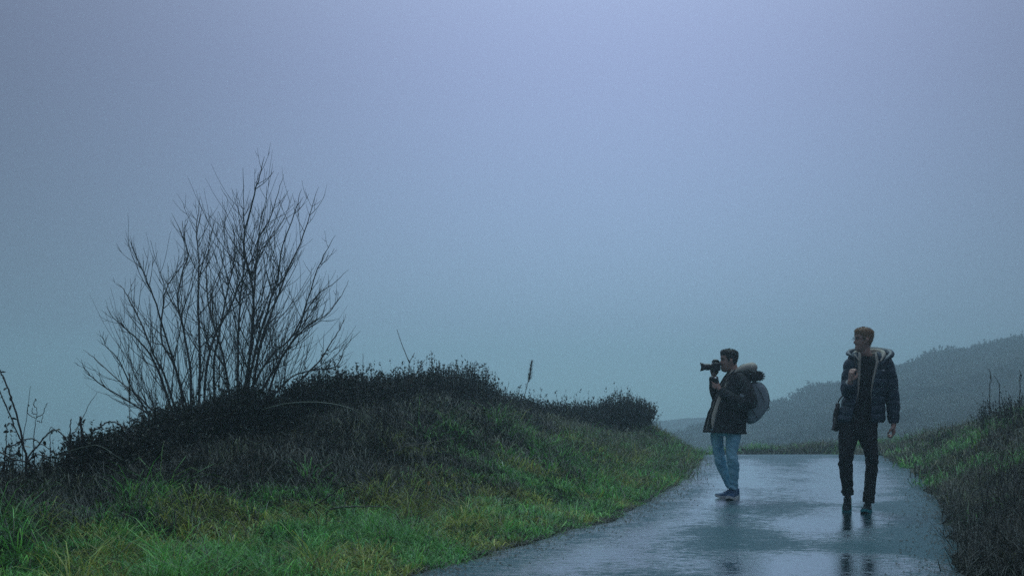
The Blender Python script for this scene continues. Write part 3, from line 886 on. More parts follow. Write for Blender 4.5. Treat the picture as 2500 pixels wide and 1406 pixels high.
stalk('dead_stalk', 'stalk', 'wavy bare stem standing where the bank crest drops', [[(1600,1110),(1595,1060),(1580,930),(1560,800),(1550,705)]], 22.3, .007, .003, M_stalk, c5)
stalk('dead_stalk', 'stalk', 'short stem between the wavy stem and the plume', [[(1682,1120),(1680,1060),(1678,910)], [(1690,900),(1708,820),(1722,755)]], 22.6, .0055, .0025, M_stalk, c5)
stalk('dead_stalk', 'stalk', 'hair thin grass stem left of the wavy stem', [[(1460,1020),(1480,900),(1515,745)]], 22.0, .003, .002, M_stalk, c5)
stalk('dead_stalk', 'stalk', 'knobbly stem poking above the tall heather bushes', [[(1110,830),(1090,740),(1065,660),(1050,610)]], 19.4, .007, .004, M_stalk, c5, None, 3, .04)
# reed plume with a feathery head
rp_ = stalk('reed_plume', 'reed', 'tall reed with a feathery seed head on the bank skyline', [[(1888,1150),(1890,1090),(1905,960),(1940,820),(1970,700),(1985,600),(1998,510)]], 23.6, .008, .003, M_stalk, c5)
PY = 23.6
n = 420
t = rng.random(n)
pa, pb = at(*c5(1958, 770), PY), at(*c5(1998, 508), PY)
ctr = np.array(pa)[None] * (1 - t)[:, None] + np.array(pb)[None] * t[:, None]
V, F, C = blades(ctr - np.array(rp_.location), rng.normal(.3, 1.1, n), rng.uniform(.03, .13, n) * (1.1 - .5 * t), np.full(n, .009), np.abs(rng.normal(.7, .3, n)), np.abs(rng.normal(1.5, .5, n)), lerp_cols([(.05, .045, .035), (.08, .07, .05)], n), 2)
np_mesh('seed_head', V, F, M_dead, rp_, colors=C)
# nodding seed head beside it
nd = stalk('seed_stalk', 'stalk', 'nodding feathery seed head leaning left of the tall reed', [[(1790,1120),(1800,1060),(1785,1000),(1740,985)]], 23.3, .005, .002, M_stalk, c5)
n = 160; t = rng.random(n); pa, pb = at(*c5(1790, 1010), 23.3), at(*c5(1715, 1010), 23.3)
ctr = np.array(pa)[None] * (1 - t)[:, None] + np.array(pb)[None] * t[:, None]
V, F, C = blades(ctr - np.array(nd.location), rng.normal(PI, .7, n), rng.uniform(.05, .14, n), np.full(n, .009), np.abs(rng.normal(1.0, .3, n)), np.abs(rng.normal(2.0, .3, n)), lerp_cols([(.05, .045, .035), (.08, .07, .05)], n), 2)
np_mesh('seed_head', V, F, M_dead, nd, colors=C)
# seed spike texture for the brown one inside the shrub
sp_ = [o_ for o_ in bpy.data.objects if o_.get('label', '').startswith('hazy brown')][0]
n = 260; t = rng.random(n); pa, pb = at(316, 985, 13.6), at(317, 912, 13.6)
ctr = np.array(pa)[None] * (1 - t)[:, None] + np.array(pb)[None] * t[:, None]
V, F, C = blades(ctr - np.array(sp_.location), rng.random(n) * 6.3, rng.uniform(.02, .05, n), np.full(n, .006), np.abs(rng.normal(.6, .3, n)), np.abs(rng.normal(1, .3, n)), lerp_cols([(.10, .07, .045), (.07, .05, .035)], n), 2)
np_mesh('seed_head', V, F, M_dead, sp_, colors=C)
# stems in front of the bank
def front(lines, cv):
    return lines
stalk('bramble_cane', 'bramble', 'long smooth cane arching down the middle of the left bank', [[(640,1000),(700,985),(780,982),(850,995),(890,1020),(920,1060),(926,1100),(905,1132)]], 13.3, .0055, .003, M_green, cp, None, to_ground=False, wob=.001)
stalk('dead_stalk', 'stalk', 'thin pale stem slanting across the dark bank face', [[(905,1120),(960,1098),(1010,1085),(1110,1070)]], 14.2, .003, .002, M_paleStalk, cp, None, to_ground=False)
stalk('fallen_branch', 'branch', 'dark fallen branch reaching up from the verge grass', [[(1610,530),(1750,430),(1880,330),(2000,270),(2150,240)]], 11.6, .009, .003, M_bark, c3)
stalk('fallen_branch', 'branch', 'dark fallen branch lying level above the verge grass', [[(1780,540),(1900,490),(2100,485),(2300,490)], [(1850,610),(2000,630),(2090,670)]], 11.2, .0075, .004, M_bark, c3)
stalk('dead_stalk', 'stalk', 'pale broken stem leaning left in the foreground grass', [[(1070,700),(1030,620),(980,530)]], 10.6, .006, .003, M_paleStalk, c3)
stalk('dead_stalk', 'stalk', 'pale curved stem leaning right in the foreground grass', [[(1110,720),(1160,640),(1190,540)]], 10.7, .004, .002, M_paleStalk, c3)
stalk('dead_stalk', 'stalk', 'short pale upright stem at the dark left end of the verge', [[(112,1290),(112,1270),(110,1250)]], 10.3, .007, .005, M_paleStalk, cp)
stalk('dead_stalk', 'stalk', 'slim dark stem standing in the far green verge by the lane', [[(1456,1165),(1459,1140),(1461,1122)]], 16.5, .006, .003, M_cane, cp)
# right bank twigs
for k, (ln, lab) in enumerate([
    ([(2416,950),(2420,930),(2418,910),(2412,900)], 'knobbly dead stalk, leftmost of those above the right bank'),
    ([(2440,950),(2436,932),(2428,917)], 'bent dead stalk behind the leftmost one on the right bank'),
    ([(2490,938),(2494,918),(2488,903)], 'ragged dead stalk at the right picture edge')]):
    stalk('dead_stalk', 'stalk', lab, [ln], 21.5, .007, .004, M_cane, cp, None, 4, .04, wob=.006)
for k in range(14):
    px = 2405 + k * 9 + brnd.uniform(-3, 3); Y = 11.6 + brnd.uniform(-.8, 1.2)
    f0 = at(px, 1200, Y); f0.z = G(f0.x, f0.y)
    py0 = HOR + FPX * (CAM_H - f0.z) / Y
    ht = brnd.uniform(150, 330); lean_ = brnd.uniform(-60, 20)
    stalk('bare_twig', 'twig', 'thin bare twig among the dark rushes at the right edge, %s from the left' % ordinal(k), [[(px, py0), (px + lean_ * .4, py0 - ht * .5), (px + lean_, py0 - ht)], [(px + lean_ * .4, py0 - ht * .5), (px + lean_ * .4 + 18, py0 - ht * .8)]], Y, .0045, .0015, M_bark, cp, 'bare twigs at the right edge')
# orange leaf standing in the bank
lf_o = bpy.data.objects.new('leaf', leaf_mesh().copy()); lf_o.data.materials[0] = M_orange; COL.objects.link(lf_o)
pz = at(1046, 1186, 13.2); lf_o.location = pz; lf_o.rotation_euler = (R(90), R(-80), R(20)); lf_o.scale = (.05, .05, .05)
lf_o.name = 'dead_leaf'
tag(lf_o, 'orange dead leaf standing upright on the grassy bank', 'leaf')

# --- broad leaved weeds in the verge
wp = []
c = sample(420, -6, 3.5, 8, 24, lambda x, y: frame_ok(x, y) * (tL(x, y) > .08) * (tL(x, y) < green_limit(x, y) + .12) * .55)
for a_, b_ in c:
    q_ = rng.uniform(.6, 1.3)
    tw, lf = sprigs(None, 9, .10 * q_, .15 * q_, .028 * q_, 9, [(.060, .170, .045), (.080, .200, .050), (.050, .130, .040), (.11, .13, .05)], 1.3)
    o3 = np.array([a_, b_, G(a_, b_)])
    wp += [(tw[0] + o3, tw[1], tw[2]), (lf[0] + o3, lf[1], lf[2])]
V, F, C = merge(wp)
o = np_mesh('verge_weeds', V, F, M_grass, colors=C)
tag(o, 'small broad leaved weeds among the verge grass', 'weeds', kind='stuff')

# --- grit, dead blades and leaf scraps washed along the edges of the lane
n = 6500
y = 8.4 * (27 / 8.4) ** rng.random(n)
side_ = rng.random(n) < .7
x = np.where(side_, edgeL(y) + np.abs(rng.normal(0, .20, n)) - .06, edgeR(y) - np.abs(rng.normal(0, .22, n)) + .05)
P = np.column_stack([x, y, road_z(y) + .012 + np.where(side_, 0, 0)])
sz = rng.uniform(.004, .013, n)
ang = rng.random(n) * 6.3
d1 = np.stack([np.cos(ang), np.sin(ang), 0 * ang], 1) * sz[:, None]; d2 = np.stack([-np.sin(ang), np.cos(ang), 0 * ang], 1) * (sz * rng.uniform(.3, .9, n))[:, None]
up = np.array([0, 0, 1.0]) * (sz * .7)[:, None]
V = np.stack([P + d1, P + d2, P - d1, P - d2, P + up], 1).reshape(-1, 3)
b = (np.arange(n) * 5)[:, None]
F = [np.concatenate([b + np.array([[0, 1, 4]]), b + np.array([[1, 2, 4]]), b + np.array([[2, 3, 4]]), b + np.array([[3, 0, 4]])])]
o = np_mesh('grit', V, F, M_dead, colors=lerp_cols(DARK + [(.05, .05, .045)], n).repeat(5, 0))
tag(o, 'dark grit and leaf scraps along the edges of the lane', 'grit', kind='stuff')

# ------------------------------------------------------------------ people
def limb_geo(path, rad, ref=(1, 0, 0), seg=18, steps=None, disp=None, cap=True, ex=1.0):
    """smooth closed tube through path points; rad entries r or (a, b): a across ref, b in depth"""
    P0 = [Vector(p) for p in path]
    n = steps or max(6, 5 * (len(P0) - 1))
    P_ = catmull(P0, n)
    ra = [Vector(((r, r, 0) if not isinstance(r, tuple) else (r[0], r[1], 0))) for r in rad]
    Rr = catmull(ra, n)
    ref = Vector(ref)
    V_, F_ = [], []
    for i, p in enumerate(P_):
        T = (P_[min(i + 1, n)] - P_[max(i - 1, 0)]).normalized()
        S = ref - T * ref.dot(T)
        if S.length < .15: S = Vector((0, 1, 0)) - T * T.y
        S.normalize(); B = T.cross(S)
        for k in range(seg):
            a = 2 * PI * k / seg
            ca, sa = math.cos(a), math.sin(a)
            if ex != 1.0:
                ca = math.copysign(abs(ca) ** ex, ca); sa = math.copysign(abs(sa) ** ex, sa)
            q = p + S * ca * Rr[i].x + B * sa * Rr[i].y
            if disp:
                q = q + (q - p).normalized() * disp(q, i / n, a)
            V_.append(q)
    for i in range(n):
        for k in range(seg):
            k2 = (k + 1) % seg
            F_.append((i * seg + k, i * seg + k2, (i + 1) * seg + k2, (i + 1) * seg + k))
    if cap:
        F_.append(tuple(range(seg))[::-1]); F_.append(tuple(n * seg + k for k in range(seg)))
    return V_, F_

def remeshed(name, geos, voxel, mat, parent, smooth_it=4, fac=.5, disp=None):
    """fuse overlapping closed shapes into one continuous surface"""
    g = Geo()
    for x in geos: g.add(x)
    tmp = g.build('tmp', None)
    m1 = tmp.modifiers.new('r', 'REMESH'); m1.mode = 'VOXEL'; m1.voxel_size = voxel; m1.use_smooth_shade = True
    m2 = tmp.modifiers.new('s', 'SMOOTH'); m2.factor = fac; m2.iterations = smooth_it
    dg = bpy.context.evaluated_depsgraph_get()
    me = bpy.data.meshes.new_from_object(tmp.evaluated_get(dg))
    bpy.data.objects.remove(tmp)
    me.name = name
    if disp:
        me.update()
        co = [v.co.copy() for v in me.vertices]; no = [v.normal.copy() for v in me.vertices]
        for v, c_, n_ in zip(me.vertices, co, no): v.co = c_ + n_ * disp(c_)
        me.update()
    me.materials.clear()
    if mat: me.materials.append(mat)
    me.polygons.foreach_set('use_smooth', [True] * len(me.polygons))
    o_ = bpy.data.objects.new(name, me); COL.objects.link(o_); o_.parent = parent
    return o_

HZ = [-.012, 0, .02, .045, .058, .07, .085, .10, .112, .125, .14, .155, .17, .19, .205, .218, .228, .236]
HF = [.050, .070, .080, .080, .080, .081, .081, .080, .079, .080, .087, .088, .086, .080, .070, .055, .036, .004]
HB = [.000, .012, .030, .055, .066, .074, .080, .086, .090, .093, .097, .099, .100, .096, .086, .070, .048, .006]
HW = [.022, .036, .050, .060, .064, .067, .070, .072, .073, .074, .0755, .076, .076, .074, .068, .056, .040, .004]
HM = [0, .006, .004, .009, .004, .013, .029, .021, .015, .006, .001, 0, 0, 0, 0, 0, 0, 0]
def head_pt(z, ph, grow_=0.0):
    f = np.interp(z, HZ, HF); b = np.interp(z, HZ, HB); w = np.interp(z, HZ, HW); m = np.interp(z, HZ, HM)
    c_, s_ = math.cos(ph), math.sin(ph)
    lat = (w + grow_) * math.copysign(abs(s_) ** .92, s_)
    fw = (f + grow_) * c_ if c_ > 0 else (b + grow_) * c_
    if c_ > 0:
        fw += m * math.exp(-(lat / .014) ** 2)
        # eye sockets, cheek
        fw -= .010 * math.exp(-((abs(lat) - .032) / .014) ** 2 - ((z - .123) / .011) ** 2)
        fw += .004 * math.exp(-((abs(lat) - .04) / .018) ** 2 - ((z - .09) / .02) ** 2)
        fw -= .006 * math.exp(-(lat / .03) ** 2 - ((z - .052) / .004) ** 2)
    return fw, lat

def head_geo(chin, facing, scale=1.0):
    f = Vector(facing).normalized(); up = Vector((0, 0, 1)); s = up.cross(f)
    V_, F_ = [], []
    zs = np.linspace(-.012, .236, 40); K = 48
    for z in zs:
        for k in range(K):
            a, b = head_pt(z, 2 * PI * k / K)
            V_.append(Vector(chin) + (f * a + s * b + up * z) * scale)
    for i in range(len(zs) - 1):
        for k in range(K):
            k2 = (k + 1) % K
            F_.append((i * K + k, i * K + k2, (i + 1) * K + k2, (i + 1) * K + k))
    F_.append(tuple(range(K))[::-1]); F_.append(tuple((len(zs) - 1) * K + k for k in range(K)))
    out_ = [(V_, F_)]
    for sg in (-1, 1):       # ears
        c_ = Vector(chin) + (f * -.008 + s * sg * .074 + up * .105) * scale
        out_.append(limb_geo([c_ + (f * .006 - up * .030) * scale, c_ + (s * sg * .010 - up * .010) * scale, c_ + (s * sg * .016 + up * .012 - f * .006) * scale, c_ + (s * sg * .008 + up * .030) * scale],
                             [(.007, .007), (.012, .009), (.017, .009), (.009, .006)], ref=f, seg=10))
    return out_

def hair_mesh(name, chin, facing, scale, mat, parent, thick, quiff, fringe_z, seed, strand_cols):
    """cap of short hair over the skull, cut along a hairline, ragged on top"""
    f = Vector(facing).normalized(); up = Vector((0, 0, 1)); s = up.cross(f)
    zs = np.linspace(.02, .236, 44); K = 64
    V_, F_ = [], []
    def line(a, lat):      # lowest z where hair grows, for a forward position
        if a > .045: return fringe_z
        if a > .020: return .105 + (a - .02) / .025 * (fringe_z - .105)
        if a > -.030: return .105 if abs(lat) > .03 else fringe_z
        return max(.028, .105 - (-.03 - a) / .03 * .075)
    idxm = {}
    for i, z in enumerate(zs):
        for k in range(K):
            ph = 2 * PI * k / K
            a, b = head_pt(z, ph); ok = z > line(a, b)
            t_ = float(smooth(.09, .20, z))
            th = thick * (.22 + 1.0 * t_)
            if a > .02: th += quiff * float(smooth(.15, .20, z)) * float(smooth(0.0, .08, a))
            th *= .15 + .85 * float(smooth(0, .035, z - line(a, b)))
            a2, b2 = head_pt(z, ph, th + .002)
            nz_ = mnoise.noise(Vector((a * 60, b * 60, z * 60 + seed))) * .0045 + mnoise.noise(Vector((a * 150, b * 150, z * 40 + seed))) * .002
            zz = z + th * .9 * t_
            p = Vector(chin) + (f * (a2 + nz_) + s * (b2 + nz_ * .6) + up * (zz + nz_ * 1.2)) * scale
            idxm[i, k] = (len(V_), ok); V_.append(p)
    for i in range(len(zs) - 1):
        for k in range(K):
            k2 = (k + 1) % K
            q = [idxm[i, k], idxm[i, k2], idxm[i + 1, k2], idxm[i + 1, k]]
            if all(x[1] for x in q): F_.append(tuple(x[0] for x in q))
    F_.append(tuple(idxm[len(zs) - 1, k][0] for k in range(K)))
    o_ = mesh_obj(name, V_, F_, mat, parent, True)
    md = o_.modifiers.new('thickness', 'SOLIDIFY'); md.thickness = .006 * scale; md.offset = -1
    # loose strands combed back over the cap
    o_.data.update()
    used = sorted({i for f_ in F_ for i in f_})
    vs_ = [o_.data.vertices[i].co.copy() for i in used]
    ns_ = []
    hc = Vector(chin) + up * .12 * scale
    for q in vs_:
        d_ = (q - hc).normalized(); comb = (-f * .55 + up * (.55 if q.z > hc.z + .06 else -.75))
        ns_.append((d_ * .55 + comb).normalized())
    fuzz('strands', o_, vs_, ns_, 4200, .006, .015, .0011, strand_cols, M_fur, .32)
    return o_

def hand_geo(wrist, D, N, S, curl=.5, thumb=.5, sc_=1.0):
    """D along the hand, N out of the palm, S towards the thumb"""
    D, N, S = Vector(D).normalized(), Vector(N).normalized(), Vector(S).normalized()
    w = Vector(wrist); out_ = []
    out_.append(limb_geo([w - D * .03 * sc_, w + D * .02 * sc_, w + D * .06 * sc_, w + D * .092 * sc_], [(.024 * sc_, .019 * sc_), (.033 * sc_, .019 * sc_), (.041 * sc_, .018 * sc_), (.038 * sc_, .014 * sc_)], ref=S, seg=14))
    for k, (o_, l_) in enumerate(((.030, .072), (.010, .080), (-.011, .074), (-.030, .058))):
        p = w + (D * .084 + S * o_) * sc_
        pts = [p - D * .012 * sc_, p]; a = curl * .55
        for q, fr in enumerate((.45, .32, .23)):
            d = D * math.cos(a) + N * math.sin(a)
            p = p + d * l_ * fr * sc_; pts.append(p); a += curl * (1.0 + .1 * k)
        out_.append(limb_geo(pts, [.0095 * sc_, .0095 * sc_, .009 * sc_, .0085 * sc_, .007 * sc_], ref=S, seg=8, steps=14))
    p = w + (D * .022 + S * .030) * sc_
    d1_ = (D * .55 + S * .6 + N * .45).normalized(); d2_ = (D * .75 + S * (.5 - thumb * .8) + N * .6).normalized(); d3_ = (D * .7 - S * thumb * .7 + N * .5).normalized()
    pts = [p, p + d1_ * .035 * sc_, p + (d1_ * .035 + d2_ * .032) * sc_, p + (d1_ * .035 + d2_ * .032 + d3_ * .026) * sc_]
    out_.append(limb_geo(pts, [.014 * sc_, .012 * sc_, .010 * sc_, .008 * sc_], ref=S, seg=8, steps=12))
    return out_

def shell(name, secs, a0, a1, mat, parent, thick=.018, rows=60, cols_=72, puff=None, scale=1.0, offset=0.0):
    """open garment shell: secs (z, cx, cy, rx, ry) top to bottom, spanning angles a0(z)..a1(z)"""
    S_ = np.array(sorted(secs, key=lambda q: q[0]))
    zs = np.linspace(S_[0, 0], S_[-1, 0], rows)
    V_, F_ = [], []
    for z in zs:
        cx, cy_, rx, ry = (np.interp(z, S_[:, 0], S_[:, j]) for j in (1, 2, 3, 4))
        A, B = a0(z, cx, rx), a1(z, cx, rx)
        for k in range(cols_):
            a = A + (B - A) * k / (cols_ - 1)
            e_ = puff(z, a) if puff else 0.0
            n_ = mnoise.noise(Vector((math.cos(a) * 4, math.sin(a) * 4, z * 9))) * .007
            V_.append(Vector((cx + (rx * scale + e_ + n_) * math.cos(a), cy_ + (ry * scale + e_ + n_) * math.sin(a), z)))
    for i in range(rows - 1):
        for k in range(cols_ - 1):
            F_.append((i * cols_ + k, i * cols_ + k + 1, (i + 1) * cols_ + k + 1, (i + 1) * cols_ + k))
    o_ = mesh_obj(name, V_, F_, mat, parent, True)
    md = o_.modifiers.new('thickness', 'SOLIDIFY'); md.thickness = thick; md.offset = offset
    return o_

def shoe(parent, heel, toe_dir, pitch, length, m_up, m_sole, m_mark=None):
    """trainer: sole with rocker toe, upper with ankle collar, side mark"""
    d = Vector(toe_dir); d.z = 0; d.normalize(); s = Vector((0, 0, 1)).cross(d)
    M = Matrix.Rotation(pitch, 3, s)
    h = Vector(heel); L_ = length
    W_ = lambda t, lat, up: h + M @ (d * t * L_ + s * lat + Vector((0, 0, 1)) * up)
    def outline(t):
        return np.interp(t, (0, .08, .25, .45, .68, .85, .95, 1.0), (.018, .033, .037, .036, .045, .041, .028, .008))
    # sole
    V_, F_ = [], []
    ts = np.linspace(0, 1, 22)
    for t in ts:
        w = outline(t) + .004; lift = .022 * max(0, (t - .72) / .28) ** 2
        for lat, up in ((-w, lift), (w, lift), (w + .002, .026 + lift), (-w - .002, .026 + lift)):
            V_.append(W_(t, lat, up))
    for i in range(len(ts) - 1):
        for k in range(4):
            F_.append((i * 4 + k, i * 4 + (k + 1) % 4, (i + 1) * 4 + (k + 1) % 4, (i + 1) * 4 + k))
    F_ += [(3, 2, 1, 0), tuple((len(ts) - 1) * 4 + k for k in range(4))]
    up_o = Geo()
    # upper
    V2, F2 = [], []; K = 14
    for t in np.linspace(.01, .97, 24):
        w = outline(t); lift = .022 * max(0, (t - .72) / .28) ** 2
        top = np.interp(t, (0, .12, .28, .42, .6, .8, .95, 1), (.105, .118, .118, .098, .070, .054, .040, .028))
        for k in range(K):
            a = PI * k / (K - 1)
            V2.append(W_(t, w * math.cos(a) * (1 if math.sin(a) < .7 else .95), .022 + lift + (top - .022) * math.sin(a) ** .75))
    n = 24
    for i in range(n - 1):
        for k in range(K - 1):
            F2.append((i * K + k, i * K + k + 1, (i + 1) * K + k + 1, (i + 1) * K + k))
    F2 += [tuple(range(K))[::-1], tuple((n - 1) * K + k for k in range(K))]
    u = mesh_obj('shoe', V2, F2, m_up, parent, True)
    mesh_obj('sole', V_, F_, m_sole, u, False)
    if m_mark:
        for sg in (-1, 1):
            V3, F3 = [], []
            pts = [(.30, .078), (.36, .052), (.46, .044), (.58, .050), (.70, .062)]
            for t, up in pts:
                w = outline(t)
                wd = .010 if t < .5 else .005
                V3 += [W_(t, sg * (w + .0015), up - wd * .5), W_(t, sg * (w + .0005), up + wd * .5)]
            for i in range(len(pts) - 1): F3.append((2 * i, 2 * i + 1, 2 * i + 3, 2 * i + 2))
            o_ = mesh_obj('side_stripe', V3, F3, m_mark, u)
            md = o_.modifiers.new('t', 'SOLIDIFY'); md.thickness = .004; md.offset = 0
    # laces
    g = Geo()
    for q in range(4):
        t = .40 + q * .075; top = np.interp(t, (.28, .42, .6, .8), (.118, .098, .070, .054)); w = outline(t) * .55
        g.add(tube_geo([W_(t, -w, top - .004), W_(t + .01, 0, top + .004), W_(t, w, top - .004)], [.004] * 3, 5))
    g.build('laces', m_up, u)
    return u

def fuzz(name, parent, V_, n_, count, lo, hi, wd, cols_, mat, jit=.6):
    """short fur standing off a set of points with normals"""
    i = rng.integers(0, len(V_), count)
    P_ = np.array(V_)[i]; N_ = np.array(n_)[i] + rng.normal(0, jit, (count, 3)); N_ /= np.linalg.norm(N_, axis=1)[:, None]
    L_ = rng.uniform(lo, hi, count)[:, None]
    w = np.cross(N_, rng.normal(0, 1, (count, 3))); w /= np.linalg.norm(w, axis=1)[:, None]; w *= wd
    V2 = np.stack([P_ - w, P_ + w, P_ + N_ * L_], 1).reshape(-1, 3)
    F2 = [(np.arange(count) * 3)[:, None] + np.array([[0, 1, 2]])]
    return np_mesh(name, V2, F2, mat, parent, colors=lerp_cols(cols_, count).repeat(3, 0))

def box_geo(c_, half, rot=None, bev=.0):
    """bevelled box"""
    bm = bmesh.new(); bmesh.ops.create_cube(bm, size=2.0)
    bmesh.ops.scale(bm, vec=Vector(half), verts=bm.verts)
    if bev: bmesh.ops.bevel(bm, geom=bm.edges[:], offset=bev, segments=2, affect='EDGES', profile=.6)
    M = (rot or Matrix.Identity(3))
    V_ = [M @ v.co + Vector(c_) for v in bm.verts]; bm.verts.index_update()
    F_ = [tuple(v.index for v in f.verts) for f in bm.faces]; bm.free()
    return V_, F_

M_skin = mat_plain('skin', (.40, .245, .195), .5, .12, 40, .15, 200)
M_cream = mat_plain('cream fleece', (.46, .44, .38), .95, .22, 90, 1.0, 160)
M_navy = mat_plain('navy quilted nylon', (.010, .030, .052), .5, .25, 12, .25, 70)
M_black = mat_plain('black knit', (.006, .007, .009), .9, .25, 60, .4, 260)
M_blackpant = mat_plain('black denim', (.007, .008, .010), .8, .3, 25, .4, 120)
M_parka = mat_plain('black parka cloth', (.009, .011, .014), .75, .3, 14, .35, 110)
M_fur = mat_leafy('dark fur', .7, .2, 0)
M_dark_hair = mat_plain('dark brown hair', (.020, .015, .013), .5, .4, 120, .8, 220)
M_ginger = mat_plain('ginger blond hair', (.27, .17, .10), .6, .3, 120, .8, 220)
M_blue = mat_plain('blue trainer mesh', (.022, .085, .20), .6, .3, 60, .4, 300)
M_white = mat_plain('white rubber', (.72, .74, .74), .5, .08, 30)
M_darkshoe = mat_plain('dark trainer mesh', (.008, .017, .021), .85, .35, 60, .4, 300, spec=.15)
M_teal = mat_plain('teal rubber sole', (.035, .30, .33), .5, .12, 30)
M_grey = mat_plain('grey backpack canvas', (.26, .31, .34), .8, .14, 22, .3, 160)
M_strap = mat_plain('black webbing', (.012, .012, .013), .6, .2, 60)
M_plastic = mat_plain('black camera plastic', (.012, .012, .013), .38, .2, 40, .15, 200)
M_silver = mat_plain('silver metal', (.55, .56, .58), .3, .1, 60, metal=.8)
M_pale = mat_plain('pale print', (.60, .64, .66), .6, .05, 40)
M_lensglass, _n, _b = mat_new('lens glass'); _b.inputs['Base Color'].default_value = (.01, .012, .02, 1); _b.inputs['Roughness'].default_value = .05
def denim_material():
    m, n, b = mat_new('light blue denim')
    tcn = n.nodes.new('ShaderNodeTexCoord')
    a = n.nodes.new('ShaderNodeTexNoise'); a.inputs['Scale'].default_value = 7; a.inputs['Detail'].default_value = 5
    n.links.new(tcn.outputs['Object'], a.inputs['Vector'])
    rp = n.nodes.new('ShaderNodeValToRGB')
    rp.color_ramp.elements[0].position = .32; rp.color_ramp.elements[0].color = (.14, .39, .53, 1)
    rp.color_ramp.elements[1].position = .66; rp.color_ramp.elements[1].color = (.38, .69, .82, 1)
    n.links.new(a.outputs[0], rp.inputs[0]); n.links.new(rp.outputs[0], b.inputs['Base Color'])
    b.inputs['Roughness'].default_value = .85
    w = n.nodes.new('ShaderNodeTexNoise'); w.inputs['Scale'].default_value = 240
    n.links.new(tcn.outputs['Object'], w.inputs['Vector'])
    bp = n.nodes.new('ShaderNodeBump'); bp.inputs['Strength'].default_value = .3; bp.inputs['Distance'].default_value = .004
    n.links.new(w.outputs[0], bp.inputs['Height']); n.links.new(bp.outputs[0], b.inputs['Normal'])
    return m
M_denim = denim_material()

def folds(amp, k=1.0, seed=0.0):
    def f(q):
        return amp * (mnoise.noise(Vector((q.x * 9 * k, q.y * 9 * k, q.z * 20 * k + q.x * 10 * k + seed))) + .5 * mnoise.noise(Vector((q.x * 22 * k + seed, q.y * 22 * k, q.z * 48 * k))))
    return f
def knee_folds(zk, amp, seed=0.0):
    """creases gathered round the knees and the ankles, light elsewhere"""
    base = folds(1.0, 1.0, seed)
    def f(q):
        w = .35 + math.exp(-((q.z - zk) / .09) ** 2) + 1.0 * math.exp(-((q.z - .17) / .09) ** 2)
        return amp * w * base(q)
    return f

# ================= the walking man (right), seen from the front, head turned to his right
RX0, RY0 = (2100 - 1250) * 14.2 / FPX, 14.2
man = empty('person', (RX0, RY0, .012))
tag(man, 'person in an open navy quilted jacket and black trousers walking towards the camera, looking left', 'person')
chinR, faceR = (.030, 0.0, 1.602), (-1, -.12, 0)
geos = head_geo(chinR, faceR, .97)
geos.append(limb_geo([(.075, .03, 1.42), (.07, .025, 1.54), (.05, .012, 1.60), (.052, .015, 1.68)], [(.09, .07), (.062, .058), (.055, .056), (.05, .05)], seg=18))
geos.append(limb_geo([(.0, .03, .80), (.02, .03, 1.0), (.06, .03, 1.25), (.08, .03, 1.44), (.075, .03, 1.50)], [(.15, .09), (.14, .09), (.15, .10), (.15, .09), (.08, .06)], seg=18))
geos.append(limb_geo([(.22, .03, 1.43), (.275, .03, 1.36), (.325, .035, 1.16), (.33, -.01, .90), (.327, -.02, .86)], [.05, .048, .040, .028, .026]))
geos.append(limb_geo([(-.05, .03, 1.43), (-.085, .02, 1.38), (-.130, -.03, 1.20), (-.140, -.15, 1.27), (-.136, -.185, 1.315)], [.05, .046, .040, .030, .027]))
geos += hand_geo((.327, -.02, .875), (-.02, -.08, -1), (-.85, .25, 0), (-.25, -.95, 0), 1.05, .6, 1.15)
geos += hand_geo((-.136, -.175, 1.295), (.03, -.28, .95), (.75, .60, .2), (.35, -.85, -.2), 1.2, .9, 1.08)
geos.append(limb_geo([(-.09, .02, .86), (-.145, -.03, .55), (-.136, .02, .40), (-.10, .09, .12)], [.065, .038, .036, .030]))
geos.append(limb_geo([(.075, .02, .86), (.100, -.045, .55), (.100, -.04, .40), (.072, -.05, .12)], [.065, .038, .036, .030]))
remeshed('body', geos, .006, M_skin, man, 3)
hair_mesh('hair', chinR, faceR, .97, M_ginger, man, .006, .004, .170, 3.0, [(.34, .22, .13), (.40, .27, .16), (.26, .16, .09)])
# eyes, brow, mouth line, glasses
g = Geo()
fR = Vector(faceR).normalized(); sR = Vector((0, 0, 1)).cross(fR)
for sg in (-1, 1):
    c_ = Vector(chinR) + fR * .073 + sR * sg * .032 + Vector((0, 0, .123))
    g.add(limb_geo([c_ - sR * .011, c_ + fR * .003, c_ + sR * .011], [.003, .0065, .003], ref=(0, 0, 1), seg=8))
g.build('eyes', M_plastic, man)
g = Geo()
for sg in (-1, 1):
    c_ = Vector(chinR) + fR * .081 + sR * sg * .032 + Vector((0, 0, .142))
    g.add(limb_geo([c_ - sR * .018 - fR * .006, c_ + Vector((0, 0, .004)), c_ + sR * .018 - fR * .006], [.003, .0045, .003], ref=(0, 0, 1), seg=6))
g.build('eyebrows', M_ginger, man)
g = Geo()
for sg in (-1, 1):
    e0 = Vector(chinR) + fR * .090 + sR * sg * .032 + Vector((0, 0, .122))
    ring = [e0 + sR * .021 * math.cos(t) + Vector((0, 0, .016)) * math.sin(t) for t in np.linspace(0, 2 * PI, 13)]
    g.add(tube_geo(ring, [.0016] * 13, 5))
    g.add(tube_geo([e0 + sR * sg * .021, e0 + sR * sg * .044 - fR * .020, e0 + sR * sg * .046 - fR * .100], [.0018] * 3, 5))
g.add(tube_geo([Vector(chinR) + fR * .100 + sR * -.011 + Vector((0, 0, .125)), Vector(chinR) + fR * .103 + Vector((0, 0, .128)), Vector(chinR) + fR * .100 + sR * .011 + Vector((0, 0, .125))], [.0016] * 3, 5))
g.build('glasses', M_plastic, man)
